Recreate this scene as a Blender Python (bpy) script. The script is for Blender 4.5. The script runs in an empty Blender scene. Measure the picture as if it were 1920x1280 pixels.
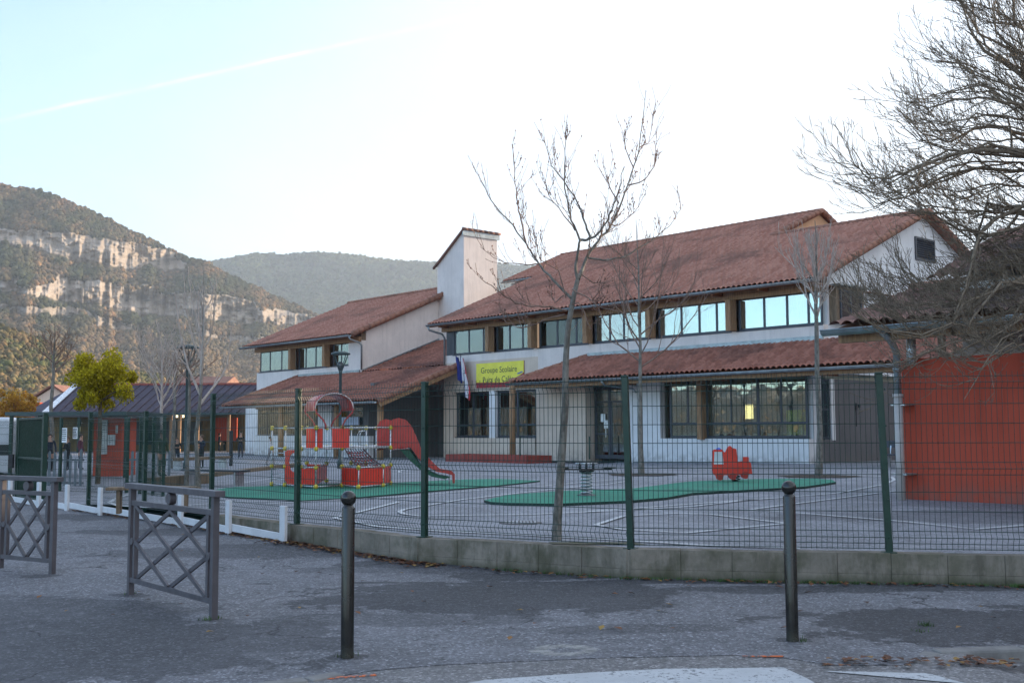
import bpy, math, random
import numpy as np
from mathutils import Vector, Matrix, noise as mnoise
random.seed(7); RNG = np.random.default_rng(7)
sc = bpy.context.scene
COL = sc.collection
R = math.radians
# ------------------------------------------------------------------ camera model (measured from the perspective of the school)
FP = 2050.; HY = 806.; EYE = 1.5
th = math.atan((HY-640)/FP); rl = .004
_R = np.array([1, 0, 0.]); _F = np.array([0, math.cos(th), math.sin(th)]); _U = np.array([0, -math.sin(th), math.cos(th)])
_R2 = _R*math.cos(rl)-_U*math.sin(rl); _U2 = _U*math.cos(rl)+_R*math.sin(rl)
CP = np.array([0, 0, EYE])
def ray(x, y): return _F+_R2*((x-960)/FP)-_U2*((y-640)/FP)
def hz(x, y, z=0.):                                  # a point of the level plane z
    d = ray(x, y); p = CP+d*((z-EYE)/d[2]); return Vector(p)
def at(x, y, Y):                                     # a point at forward distance Y
    d = ray(x, y); return Vector(CP+d*(Y/d[1]))
def S(t): t = min(1., max(0., t)); return t*t*(3-2*t)
def gp(x, y):                                        # playground height
    return .29-.14*S((9-x)/6)*S((y-30)/12)-.2*S((-5-x)/5)*S((30-y)/8)
def gs(x, y):                                        # pavement height
    return .08*S((y-11.6)/3.2)
def pg(x, y):
    z = .29
    for _ in range(8): p = hz(x, y, z); z = gp(p.x, p.y)
    return hz(x, y, z)
def sg(x, y):
    z = 0.
    for _ in range(8): p = hz(x, y, z); z = gs(p.x, p.y)
    return hz(x, y, z)
cam = bpy.data.objects.new('camera', bpy.data.cameras.new('camera')); COL.objects.link(cam)
cam.data.sensor_width = 36; cam.data.lens = 36*FP/1920; cam.data.clip_end = 20000; cam.data.clip_start = .05
M = Matrix(((_R2[0], _U2[0], -_F[0]), (_R2[1], _U2[1], -_F[1]), (_R2[2], _U2[2], -_F[2]))).to_4x4(); M.translation = Vector(CP)
cam.matrix_world = M; sc.camera = cam

# ------------------------------------------------------------------ tagging
def tag(o, label=None, cat=None, group=None, kind=None):
    if label: o['label'] = label
    if cat: o['category'] = cat
    if group: o['group'] = group
    if kind: o['kind'] = kind
    return o
def empty(name, loc=(0, 0, 0), rz=0., label=None, cat=None, group=None, kind=None):
    o = bpy.data.objects.new(name, None); COL.objects.link(o); o.location = loc; o.rotation_euler = (0, 0, rz)
    o.empty_display_size = .2
    return tag(o, label, cat, group, kind)
def copy_tree(o, parent=None):
    c = o.copy(); COL.objects.link(c); c.parent = parent
    for ch in list(o.children): copy_tree(ch, c)
    return c
# ------------------------------------------------------------------ mesh builder
class MB:
    def __init__(s): s.v = []; s.f = []; s.m = []
    def add(s, vs, fs, mi=0):
        b = len(s.v); s.v += [tuple(q) for q in vs]; s.f += [tuple(b+i for i in f) for f in fs]; s.m += [mi]*len(fs); return s
    def box(s, x0, x1, y0, y1, z0, z1, mi=0):
        return s.add([(x0, y0, z0), (x1, y0, z0), (x1, y1, z0), (x0, y1, z0), (x0, y0, z1), (x1, y0, z1), (x1, y1, z1), (x0, y1, z1)],
                     [(0, 3, 2, 1), (4, 5, 6, 7), (0, 1, 5, 4), (1, 2, 6, 5), (2, 3, 7, 6), (3, 0, 4, 7)], mi)
    def bar(s, a, b, w, h, mi=0, up=(0, 0, 1)):          # rectangular bar a->b, width w, height h
        a = Vector(a); b = Vector(b); d = (b-a).normalized(); u = Vector(up)
        if abs(d.dot(u)) > .98: u = Vector((0, 1, 0))
        sx = d.cross(u).normalized()*w/2; sy = sx.cross(d).normalized()*h/2
        vs = [p+i*sx+j*sy for p in (a, b) for i, j in ((-1, -1), (1, -1), (1, 1), (-1, 1))]
        return s.add(vs, [(0, 1, 2, 3), (7, 6, 5, 4), (0, 4, 5, 1), (1, 5, 6, 2), (2, 6, 7, 3), (3, 7, 4, 0)], mi)
    def tube(s, pts, r, n=6, mi=0, caps=True):
        pts = [Vector(p) for p in pts]; k = len(pts)
        rs = r if isinstance(r, (list, tuple)) else [r]*k
        vs = []; prev = None
        for i, p in enumerate(pts):
            d = (pts[min(i+1, k-1)]-pts[max(i-1, 0)])
            d = d.normalized() if d.length > 1e-9 else Vector((0, 0, 1))
            if prev is None:
                a = Vector((0, 0, 1)) if abs(d.z) < .9 else Vector((1, 0, 0)); x = d.cross(a).normalized()
            else:
                x = prev-d*prev.dot(d); x = x.normalized() if x.length > 1e-6 else d.orthogonal().normalized()
            prev = x; y = d.cross(x)
            for j in range(n):
                t = 2*math.pi*j/n; vs.append(p+(x*math.cos(t)+y*math.sin(t))*rs[i])
        fs = []
        for i in range(k-1):
            for j in range(n):
                a = i*n+j; b = i*n+(j+1) % n; fs.append((a, b, b+n, a+n))
        if caps: fs.append(tuple(range(n-1, -1, -1))); fs.append(tuple(range((k-1)*n, k*n)))
        return s.add(vs, fs, mi)
    def ball(s, c, r, n=10, m=7, sc_=(1, 1, 1), mi=0):
        c = Vector(c); vs = [c+Vector((0, 0, -r*sc_[2]))]
        for i in range(1, m):
            t = -math.pi/2+math.pi*i/m
            for j in range(n):
                q = 2*math.pi*j/n; vs.append(c+Vector((r*math.cos(t)*math.cos(q)*sc_[0], r*math.cos(t)*math.sin(q)*sc_[1], r*math.sin(t)*sc_[2])))
        vs.append(c+Vector((0, 0, r*sc_[2]))); fs = []
        for j in range(n): fs.append((0, 1+(j+1) % n, 1+j))
        for i in range(m-2):
            for j in range(n):
                a = 1+i*n+j; b = 1+i*n+(j+1) % n; fs.append((a, b, b+n, a+n))
        L = len(vs)-1
        for j in range(n): fs.append((L, L-n+j, L-n+(j+1) % n))
        return s.add(vs, fs, mi)
    def lathe(s, prof, c=(0, 0, 0), n=20, mi=0):
        c = Vector(c); vs = []; fs = []
        for r, z in prof:
            for j in range(n):
                q = 2*math.pi*j/n; vs.append(c+Vector((r*math.cos(q), r*math.sin(q), z)))
        for i in range(len(prof)-1):
            for j in range(n):
                a = i*n+j; b = i*n+(j+1) % n; fs.append((a, b, b+n, a+n))
        fs.append(tuple(range(n-1, -1, -1))); fs.append(tuple(range((len(prof)-1)*n, len(prof)*n)))
        return s.add(vs, fs, mi)
    def prism(s, pts, off, mi=0):                       # closed outline pts extruded by vector off
        n = len(pts); off = Vector(off); vs = [Vector(p) for p in pts]+[Vector(p)+off for p in pts]
        fs = [tuple(range(n-1, -1, -1)), tuple(range(n, 2*n))]+[(i, (i+1) % n, (i+1) % n+n, i+n) for i in range(n)]
        return s.add(vs, fs, mi)
    def build(s, name, mats, parent=None, smooth=False, bevel=0.):
        me = bpy.data.meshes.new(name); me.from_pydata(s.v, [], s.f)
        for m in (mats if isinstance(mats, (list, tuple)) else [mats]): me.materials.append(m)
        me.polygons.foreach_set('material_index', s.m)
        if smooth: me.polygons.foreach_set('use_smooth', [True]*len(s.f))
        me.update(); o = bpy.data.objects.new(name, me); COL.objects.link(o)
        if parent: o.parent = parent
        if bevel:
            b = o.modifiers.new('bevel', 'BEVEL'); b.width = bevel; b.segments = 2; b.limit_method = 'ANGLE'
        return o
def npmesh(name, V, F, mats, parent=None, smooth=False, fattr=None, vcol=None):
    me = bpy.data.meshes.new(name); V = np.asarray(V, np.float32); F = np.asarray(F, np.int32)
    me.vertices.add(len(V)); me.vertices.foreach_set('co', V.ravel())
    k = F.shape[1]; me.loops.add(F.size); me.loops.foreach_set('vertex_index', F.ravel())
    me.polygons.add(len(F)); me.polygons.foreach_set('loop_start', np.arange(0, F.size, k, dtype=np.int32)); me.polygons.foreach_set('loop_total', np.full(len(F), k, np.int32))
    if smooth: me.polygons.foreach_set('use_smooth', np.ones(len(F), bool))
    for m in (mats if isinstance(mats, (list, tuple)) else [mats]): me.materials.append(m)
    me.update(calc_edges=True)
    if fattr is not None:
        a = me.attributes.new('tile', 'FLOAT', 'FACE'); a.data.foreach_set('value', np.asarray(fattr, np.float32))
    if vcol is not None:
        a = me.attributes.new('tint', 'FLOAT_COLOR', 'POINT'); a.data.foreach_set('color', np.asarray(vcol, np.float32).ravel())
    me.validate(); o = bpy.data.objects.new(name, me); COL.objects.link(o)
    if parent: o.parent = parent
    return o
# ------------------------------------------------------------------ materials
class NT:
    def __init__(s, name):
        s.m = bpy.data.materials.new(name); s.m.use_nodes = True; s.t = s.m.node_tree; s.n = s.t.nodes; s.n.clear()
        s.out = s.n.new('ShaderNodeOutputMaterial'); s.b = s.n.new('ShaderNodeBsdfPrincipled'); s.L(s.b.outputs[0], s.out.inputs[0])
        s.tc = s.n.new('ShaderNodeTexCoord').outputs['Object']
    def L(s, a, b): s.t.links.new(a, b)
    def put(s, sock, v):
        if v is None: return
        if isinstance(v, (int, float)): sock.default_value = v
        elif isinstance(v, (tuple, list)): sock.default_value = (*v, 1) if len(v) == 3 and len(sock.default_value) == 4 else v
        else: s.L(v, sock)
    def noise(s, scale, detail=4, rough=.55, vec=None, dist=0., out=0):
        n = s.n.new('ShaderNodeTexNoise'); n.inputs['Scale'].default_value = scale; n.inputs['Detail'].default_value = detail; n.inputs['Roughness'].default_value = rough; n.inputs['Distortion'].default_value = dist
        s.L(vec if vec is not None else s.tc, n.inputs['Vector']); return n.outputs[out]
    def vor(s, scale, vec=None, feat='F1', out='Distance'):
        n = s.n.new('ShaderNodeTexVoronoi'); n.feature = feat; n.inputs['Scale'].default_value = scale; s.L(vec if vec is not None else s.tc, n.inputs['Vector']); return n.outputs[out]
    def ramp(s, fac, a, b, lo=0., hi=1.):
        n = s.n.new('ShaderNodeMapRange'); n.interpolation_type = 'SMOOTHSTEP'; s.put(n.inputs[0], fac); n.inputs[1].default_value = a; n.inputs[2].default_value = b; n.inputs[3].default_value = lo; n.inputs[4].default_value = hi; return n.outputs[0]
    def math(s, op, a, b=None, c=None):
        n = s.n.new('ShaderNodeMath'); n.operation = op; s.put(n.inputs[0], a)
        if b is not None: s.put(n.inputs[1], b)
        if c is not None: s.put(n.inputs[2], c)
        return n.outputs[0]
    def mix(s, fac, a, b, mode='MIX'):
        n = s.n.new('ShaderNodeMix'); n.data_type = 'RGBA'; n.blend_type = mode; s.put(n.inputs[0], fac); s.put(n.inputs[6], a); s.put(n.inputs[7], b); return n.outputs[2]
    def sep(s, v=None):
        n = s.n.new('ShaderNodeSeparateXYZ'); s.L(v if v is not None else s.tc, n.inputs[0]); return n.outputs
    def comb(s, x, y, z):
        n = s.n.new('ShaderNodeCombineXYZ'); s.put(n.inputs[0], x); s.put(n.inputs[1], y); s.put(n.inputs[2], z); return n.outputs[0]
    def attr(s, name, out=2):
        n = s.n.new('ShaderNodeAttribute'); n.attribute_name = name; return n.outputs[out]
    def bump(s, h, st=.3, d=.01):
        n = s.n.new('ShaderNodeBump'); n.inputs['Strength'].default_value = st; n.inputs['Distance'].default_value = d; s.put(n.inputs['Height'], h); s.L(n.outputs[0], s.b.inputs['Normal'])
    def fin(s, col, rough=.6, metal=0., spec=None):
        s.put(s.b.inputs['Base Color'], col); s.put(s.b.inputs['Roughness'], rough); s.b.inputs['Metallic'].default_value = metal
        if spec is not None: s.b.inputs['Specular IOR Level'].default_value = spec
        return s.m
def k(c, f): return tuple(min(1, x*f) for x in c)
MATS = {}
def pm(name, col, rough=.6, metal=0., var=.15, scale=3., dirt=.0, bump=.0, bscale=60., spec=None, dirtcol=(.08, .07, .06)):
    if name in MATS: return MATS[name]
    t = NT(name); n = t.noise(scale, 5, .6)
    c = t.mix(t.ramp(n, .3, .7), k(col, 1-var), k(col, 1+var))
    if dirt:
        c = t.mix(t.math('MULTIPLY', t.ramp(t.noise(scale*2.3, 6, .7), .5, .75), dirt), c, dirtcol)
    if bump: t.bump(t.noise(bscale, 4, .6), bump, .01)
    r = t.ramp(t.noise(scale*3, 3), .3, .7, max(0, rough-.08), min(1, rough+.08))
    MATS[name] = t.fin(c, r, metal, spec); return MATS[name]
def render_wall(name, col, stain=.25):                 # rendered masonry
    t = NT(name); x, y, z = t.sep()
    n = t.noise(1.1, 5, .6)
    c = t.mix(t.ramp(n, .3, .7), k(col, .93), k(col, 1.05))
    st = t.noise(1.0, 5, .72, t.comb(t.math('MULTIPLY', x, 6.), t.math('MULTIPLY', y, 5.), t.math('MULTIPLY', z, .5)))
    c = t.mix(t.math('MULTIPLY', t.ramp(st, .46, .70), stain*1.3), c, k(col, .58)); c = t.mix(t.ramp(t.noise(.6, 4, .6), .42, .62, 0, .22), c, k(col, .8))
    base = t.ramp(z, .0, .45, 1., 0.)
    c = t.mix(t.math('MULTIPLY', base, t.ramp(t.noise(4, 4), .35, .65, 0., .45)), c, (.16, .14, .12))
    t.bump(t.noise(90, 4, .7), .25, .006)
    return t.fin(c, .9, spec=.2)
m_white = render_wall('white_render', (.78, .765, .765))
m_beige = render_wall('beige_render', (.66, .54, .44))
m_pink = render_wall('pale_pink_render', (.76, .68, .635))
m_orange = render_wall('sunlit_orange_render', (.66, .40, .24))  # orange gable wall with warm sunlight put into its colour
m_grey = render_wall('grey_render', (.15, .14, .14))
m_redwall = render_wall('brick_red_render', (.50, .088, .050), .4)
m_zinc = pm('zinc', (.32, .36, .38), .38, .75, .2, 4., .3)
m_frame = pm('anthracite_frame', (.055, .06, .075), .4, .2, .1, 5.)
m_green = pm('green_powder_coat', (.006, .034, .022), .38, .0, .2, 6., .15, spec=.5)
m_wire = pm('green_wire', (.008, .040, .032), .35, .1, .15, 8.)
m_steelw = pm('galvanised', (.5, .52, .54), .35, .7, .15, 6., .1)
m_silver = pm('silver_tube', (.55, .57, .6), .3, .6, .1, 6.)
m_yball = pm('yellow_joint', (.62, .47, .05), .45, .0, .12, 20., .2)
m_redp = pm('red_panel', (.72, .04, .02), .38, .0, .1, 4., .1)
m_dark = pm('black_rubber', (.02, .02, .022), .6)
m_bollard = None
def wood(name, c, sc_=1.):
    t = NT(name); x, y, z = t.sep()
    g = t.noise(3, 5, .6, t.comb(t.math('MULTIPLY', x, 9*sc_), t.math('MULTIPLY', y, 9*sc_), t.math('MULTIPLY', z, .8)), .6)
    col = t.mix(t.ramp(g, .3, .7), k(c, .6), k(c, 1.25)); t.bump(g, .3, .005)
    return t.fin(col, .65, spec=.3)
m_wood = wood('honey_timber', (.33, .19, .10)); m_wood2 = wood('weathered_timber', (.20, .14, .09)); m_soffit = wood('soffit_boards', (.27, .10, .040))
def tile_mat(name, c1, c2, dark, lich):
    t = NT(name); a = t.attr('tile')
    c = t.mix(a, c1, c2)
    c = t.mix(t.ramp(t.noise(9, 4, .6), .4, .7, 0, .35), c, k(c1, .6))
    l = t.noise(.32, 5, .62, dist=.6)
    c = t.mix(t.math('MULTIPLY', t.ramp(l, .5, .66), lich), c, dark)
    sp = t.noise(22, 3, .7); c = t.mix(t.ramp(sp, .62, .72, 0, .5), c, k(dark, 1.6))
    t.bump(t.noise(50, 3), .3, .01)
    return t.fin(c, .82, spec=.25)
m_tile = tile_mat('canal_tiles', (.36, .148, .102), (.49, .235, .168), (.13, .078, .062), .55)
m_tile2 = tile_mat('low_roof_tiles', (.24, .090, .060), (.36, .150, .105), (.055, .032, .028), .6)
m_tile3 = tile_mat('old_tiles', (.22, .115, .09), (.30, .17, .135), (.05, .044, .042), .9)
m_cap = tile_mat('cap_tiles', (.30, .135, .09), (.36, .18, .125), (.09, .055, .045), .5)
def glass(name, refl, tint=(.85, .92, .92)):
    t = NT(name); t.n.remove(t.b)
    tr = t.n.new('ShaderNodeBsdfTransparent'); tr.inputs[0].default_value = (*tint, 1)
    gl = t.n.new('ShaderNodeBsdfGlossy'); gl.inputs['Roughness'].default_value = .015; gl.inputs['Color'].default_value = (.76, .88, .88, 1)
    bp = t.n.new('ShaderNodeBump'); bp.inputs['Strength'].default_value = .12; bp.inputs['Distance'].default_value = .02; t.L(t.noise(1.3, 2), bp.inputs['Height']); t.L(bp.outputs[0], gl.inputs['Normal'])
    fr = t.n.new('ShaderNodeFresnel'); fr.inputs[0].default_value = 1.5
    f = t.math('MINIMUM', t.math('ADD', fr.outputs[0], refl), 1.)
    mx = t.n.new('ShaderNodeMixShader'); t.L(f, mx.inputs[0]); t.L(tr.outputs[0], mx.inputs[1]); t.L(gl.outputs[0], mx.inputs[2]); t.L(mx.outputs[0], t.out.inputs[0])
    return t.m
m_glass = glass('window_glass', .24); m_glass3 = glass('upper_glass', .20); m_glass2 = glass('coated_glass', .50); m_glass4 = glass('dim_glass', .07)
def curtain_mat():
    t = NT('curtain'); x, y, z = t.sep()
    w = t.noise(1.5, 3, .5, t.comb(t.math('MULTIPLY', x, 9.), 0., t.math('MULTIPLY', z, .3)))
    c = t.mix(t.ramp(w, .3, .7), (.55, .60, .46), (.80, .84, .70)); t.bump(w, .6, .05); return t.fin(c, .9)
m_curt = curtain_mat()
def asphalt(name, base, patches, speck=.5, cracks=0., ring=None):
    t = NT(name); x, y, z = t.sep()
    big = t.noise(.5, 6, .65, dist=.8); mid = t.noise(2.6, 6, .7); mot = t.noise(11, 5, .8); fine = t.noise(34, 4, .85); ag = t.vor(60, out='Color')
    s1 = t.n.new('ShaderNodeSeparateColor'); t.L(ag, s1.inputs[0])
    c = t.mix(t.ramp(big, .38, .62), k(base, .70), k(base, 1.2))
    c = t.mix(t.ramp(mid, .42, .62, 0, .55), c, k(base, .55))
    c = t.mix(t.ramp(mot, .45, .62, 0., .35+.4*speck), c, k(base, 1.75))
    c = t.mix(t.ramp(fine, .50, .62, 0, speck), c, k(base, 2.5)); c = t.mix(t.ramp(fine, .50, .40, 0, speck), c, k(base, .35))
    c = t.mix(t.ramp(s1.outputs[0], .0, .25, speck, 0.), c, k(base, .25)); c = t.mix(t.ramp(s1.outputs[1], .86, .96, 0., speck*1.2), c, k(base, 3.4))
    wn = t.noise(1.5, 8, .68); wn2 = t.noise(9, 4, .7); tot = None
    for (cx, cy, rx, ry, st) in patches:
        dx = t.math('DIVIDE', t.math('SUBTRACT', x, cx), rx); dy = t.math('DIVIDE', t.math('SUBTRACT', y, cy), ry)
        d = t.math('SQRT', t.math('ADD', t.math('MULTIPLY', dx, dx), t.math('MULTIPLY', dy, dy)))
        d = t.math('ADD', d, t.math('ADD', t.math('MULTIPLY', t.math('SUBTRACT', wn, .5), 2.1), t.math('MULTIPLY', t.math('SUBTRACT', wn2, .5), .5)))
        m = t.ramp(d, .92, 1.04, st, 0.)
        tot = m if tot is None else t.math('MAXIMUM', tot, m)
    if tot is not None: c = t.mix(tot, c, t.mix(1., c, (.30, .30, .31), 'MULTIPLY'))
    if ring:
        dx = t.math('DIVIDE', t.math('SUBTRACT', x, ring[0]), ring[2]); dy = t.math('DIVIDE', t.math('SUBTRACT', y, ring[1]), ring[2]*.9); d = t.math('ADD', t.math('SQRT', t.math('ADD', t.math('MULTIPLY', dx, dx), t.math('MULTIPLY', dy, dy))), t.math('MULTIPLY', t.math('SUBTRACT', wn2, .5), 1.1))
        rm_ = t.math('MULTIPLY', t.ramp(d, .85, 1.0, 1., 0.), t.ramp(d, .34, .5, 0., 1.)); c = t.mix(t.math('MULTIPLY', rm_, .9), c, t.mix(t.ramp(mot, .4, .6), (.18, .175, .165), (.36, .35, .33)))
    if cracks:
        cv = t.n.new('ShaderNodeTexVoronoi'); cv.feature = 'DISTANCE_TO_EDGE'; cv.inputs['Scale'].default_value = .55
        vv_ = t.n.new('ShaderNodeVectorMath'); vv_.operation = 'ADD'; nn = t.n.new('ShaderNodeTexNoise'); nn.inputs['Scale'].default_value = 2.5; nn.inputs['Detail'].default_value = 5; t.L(t.tc, nn.inputs['Vector']); t.L(t.tc, vv_.inputs[0]); t.L(nn.outputs[1], vv_.inputs[1]); t.L(vv_.outputs[0], cv.inputs['Vector'])
        ck = t.math('MULTIPLY', t.ramp(cv.outputs[0], .004, .014, 1., 0.), t.ramp(big, .5, .58, 0., cracks)); c = t.mix(ck, c, k(base, .18))
    t.bump(t.math('ADD', fine, t.math('MULTIPLY', s1.outputs[1], .8)), .8, .012)
    return t.fin(c, t.ramp(fine, .3, .7, .6, .85), spec=.4)
# ------------------------------------------------------------------ building frame
O3 = hz(1518, 869, .29); AZ = R(42.06)
UU = Vector((math.sin(AZ), -math.cos(AZ), 0)); VV = Vector((math.cos(AZ), math.sin(AZ), 0)); RZ = -(math.pi/2-AZ)
def bw(u, v, z): return O3+UU*u+VV*v+Vector((0, 0, z))
def hv(x, y, v):                                       # pixel -> facade plane v : (u, z)
    d = Vector(ray(x, y)); c = Vector(CP)-O3; t = (v-c.dot(VV))/d.dot(VV); q = c+d*t; return q.dot(UU), q.z
def hu(x, y, u):
    d = Vector(ray(x, y)); c = Vector(CP)-O3; t = (u-c.dot(UU))/d.dot(UU); q = c+d*t; return q.dot(VV), q.z
def tile_roof(name, mat, parent, u0, u1, v0, z0, p, run, dirn=1, mask=None, w=.235, L=.36, amp=.085, axis='v'):
    nt = max(1, round((u1-u0)/w)); w = (u1-u0)/nt; seg = 6
    s = np.arange(nt*seg+1)/seg; us = u0+s*w; prof = amp*np.abs(np.sin(np.pi*s))**.75
    Lh = L/math.sqrt(1+p*p); nc = max(1, round(run/Lh)); Lh = run/nc
    rows = []; 
    for c in range(nc): rows += [(c*Lh, .05, c), ((c+1)*Lh+.0, .0, c)]
    V = np.zeros((len(rows), len(us), 3)); jit = RNG.normal(0, .006, (nc, nt+1))
    for i, (b, o, c) in enumerate(rows):
        pr = prof*(1. if o else .86)
        V[i, :, 0] = us; V[i, :, 1] = v0+dirn*b; V[i, :, 2] = z0+p*b+o+pr+jit[c][np.minimum((s).astype(int), nt)]
    if axis == 'u': V = V[:, :, [1, 0, 2]]
    nr, ncn = len(rows), len(us); idx = np.arange(nr*ncn).reshape(nr, ncn)
    F = np.stack([idx[:-1, :-1], idx[:-1, 1:], idx[1:, 1:], idx[1:, :-1]], -1).reshape(-1, 4)
    if (dirn < 0) != (axis == 'u'): F = F[:, ::-1]
    ri = np.repeat(np.arange(nr-1)//2, ncn-1); ci = np.tile(np.arange(ncn-1)//seg, nr-1)
    rn = RNG.random((nc+1, nt+1)); fa = rn[np.minimum(ri, nc), ci]
    Vf = V.reshape(-1, 3)
    if mask is not None:
        cen = Vf[F].mean(1); kk = mask(cen[:, 0], cen[:, 1]); F = F[kk]; fa = fa[kk]
    return npmesh(name, Vf, F, mat, parent, True, fattr=fa)
def caps(parent, a, b, r=.13, name='ridge_cap', mat=None):
    a = Vector(a); b = Vector(b); n = max(1, round((b-a).length/.38)); m = MB()
    for i in range(n):
        p = a.lerp(b, i/n); q = a.lerp(b, (i+1.12)/n); m.tube([p, q], [r, r*.8], 8)
    o = m.build(name, mat or m_cap, parent, True)
    a_ = o.data.attributes.new('tile', 'FLOAT', 'FACE'); a_.data.foreach_set('value', RNG.random(len(o.data.polygons)).astype(np.float32)); return o
def gutter(parent, u0, u1, v, z, r=.085):
    m = MB(); n = 9; vs = []; fs = []
    for u in (u0, u1):
        for rr in (r, r*.86):
            for j in range(n): t = math.pi+math.pi*j/(n-1); vs.append((u, v+math.cos(t)*rr, z+math.sin(t)*rr))
    for j in range(n-1):
        fs += [(j, j+1, 2*n+j+1, 2*n+j), (n+j, 3*n+j, 3*n+j+1, n+j+1), (j, n+j, n+j+1, j+1), (2*n+j, 2*n+j+1, 3*n+j+1, 3*n+j)]
    fs += [(0, 2*n, 3*n, n), (n-1, 2*n-1, 4*n-1, 3*n-1)]
    m.add(vs, fs); m.tube([(u0, v-r, z), (u1, v-r, z)], .016, 6)
    k_ = int((u1-u0)/.9)
    for i in range(k_): u = u0+(i+.5)*(u1-u0)/k_; m.bar((u, v-r, z+.01), (u, v+r+.05, z+.02), .03, .006)
    return m.build('gutter', m_zinc, parent, True)
def window(parent, u0, u1, z0, z1, v, mull=(), tran=(), fr=.07, depth=.07, gl=None, curtain=None, cz=None, face='v', sill=True, name='window'):
    """a framed window in a facade plane; mull = offsets of uprights, tran = heights of cross bars"""
    def P(a, b, z): return (a, b, z) if face == 'v' else (b, a, z)
    def bx(m, a0, a1, b0, b1, z0_, z1_):
        if face == 'v': m.box(a0, a1, b0, b1, z0_, z1_)
        else: m.box(b0, b1, a0, a1, z0_, z1_)
    s = 1 if face == 'v' else -1                        # outward side: -v or +u
    f0, f1 = (v, v+depth) if face == 'v' else (v-depth, v)
    m = MB(); bx(m, u0, u1, f0, f1, z0, z0+fr); bx(m, u0, u1, f0, f1, z1-fr, z1)
    bx(m, u0, u0+fr, f0, f1, z0+fr, z1-fr); bx(m, u1-fr, u1, f0, f1, z0+fr, z1-fr)
    e = .004
    for a in mull: bx(m, a-fr*.6, a+fr*.6, f0+e*s if s > 0 else f0, f1 if s > 0 else f1-e, z0+fr, z1-fr)
    for z in tran: bx(m, u0+fr, u1-fr, f0+2*e if s > 0 else f0, f1 if s > 0 else f1-2*e, z-fr*.55, z+fr*.55)
    o = m.build(name, m_frame, parent, bevel=.006)
    vm = (f0+f1)/2
    g = MB(); bx(g, u0+fr*.5, u1-fr*.5, vm-.008, vm+.008, z0+fr*.5, z1-fr*.5); g.build('pane', gl or m_glass, o)
    if curtain:
        for (a, b) in curtain:
            n = max(4, int((b-a)/.03)); vs = []; fs = []
            for i in range(n+1):
                x = a+(b-a)*i/n; d = f1+.16+.035*math.sin(x*31)+.02*math.sin(x*57+2)
                vs += [(x, d, z0+.02), (x, d, (cz or z1)-.02)]
            fs = [(2*i, 2*i+2, 2*i+3, 2*i+1) for i in range(n)]
            MB().add(vs, fs).build('curtain', m_curt, o, True)
    if sill and face == 'v':
        MB().box(u0-.06, u1+.06, v-.09, v+depth, z0-.045, z0-.003).build('sill', m_frame, o, bevel=.004)
    return o
def wallbox(parent, u0, u1, v0, v1, z0, z1, mat, name='wall'): return MB().box(u0, u1, v0, v1, z0, z1).build(name, mat, parent)
# ================================================================== THE SCHOOL
school = empty('school_building', O3, RZ, 'long two-storey school with red canal-tile roofs and timber-framed strip windows', 'building')
W = lambda *a, **kw: window(school, *a, **kw)
FL = -.6
# upper walls, right block (windows stand on them)
wallbox(school, -21.45, .2, .8, 1.1, 3.25, 4.93, m_pink)
wallbox(school, -21.45, .2, .8, 1.1, 6.2, 6.62, m_wood2, 'lintel')
wallbox(school, -21.45, .2, .62, .798, 6.12, 6.40, m_wood, 'fascia_beam')
# right gable end and rear
def gable(u, v0, v1, vr, z0, ze, p, mat, t=.3, name='gable_wall'):
    zr = ze+p*(vr-v0); m = MB()
    m.prism([(u, v0, z0), (u, v1, z0), (u, v1, zr-p*(v1-vr)), (u, vr, zr), (u, v0, ze)], (-t, 0, 0)); return m.build(name, mat, school)
gable(.198, 1.102, 15.4, 8.1, 3.2, 6.44+.42*1.1, .42, m_white)
gable(-7.0, 8.3, 17., 12.15, 6.0, 9.85, .42, m_orange)
gable(-21.15, 1.102, 15., 8.1, 3.0, 6.85, .42, m_pink)
gable(-24.1, 8.3, 16., 12.1, 5.5, 9.8, .42, m_pink)
wallbox(school, -24.1, .2, 15.4, 15.7, FL, 6.6, m_white)
# main roof: one plane to the higher ridge on the left, to the lower ridge on the right
def mk(u, v): return ((u > -21.75) & (v < 8.12)) | ((u < -6.8) & (v > 7.5)) & (u > -24.4)
tile_roof('roof', m_tile, school, -24.5, .55, 0, 6.44, .42, 12.15, mask=mk)
MB().prism([(-21.7, .05, 6.33), (.5, .05, 6.33), (.5, 8.1, 9.72), (-21.7, 8.1, 9.72)], (0, 0, .08)).build('soffit', m_soffit, school)
MB().prism([(-24.4, 7.6, 9.5), (-6.85, 7.6, 9.5), (-6.85, 12.1, 11.4), (-24.4, 12.1, 11.4)], (0, 0, .08)).build('soffit', m_soffit, school)
tile_roof('roof', m_tile, school, -6.9, .55, 16.2, 6.44, .42, 8.1, -1, w=.47, L=.7)
tile_roof('roof', m_tile, school, -24.5, -6.8, 17.4, 9.33, .42, 5.25, -1, w=.47, L=.7)
caps(school, (-6.9, 8.12, 9.93), (.5, 8.12, 9.93)); caps(school, (-24.5, 12.15, 11.6), (-6.8, 12.15, 11.6))
caps(school, (.55, .02, 6.50), (.55, 8.12, 9.91), .15, 'rake_tile'); caps(school, (.55, 16.2, 6.5), (.55, 8.2, 9.91), .15, 'rake_tile')
caps(school, (-6.82, 8.3, 10.0), (-6.82, 12.15, 11.6), .14, 'rake_tile'); caps(school, (-6.82, 17.3, 9.4), (-6.82, 12.2, 11.6), .14, 'rake_tile')
caps(school, (-21.72, .02, 6.48), (-21.72, 7.5, 9.6), .1, 'rake_tile'); caps(school, (-24.45, 7.5, 9.62), (-24.45, 12.1, 11.58), .1, 'rake_tile')
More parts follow.
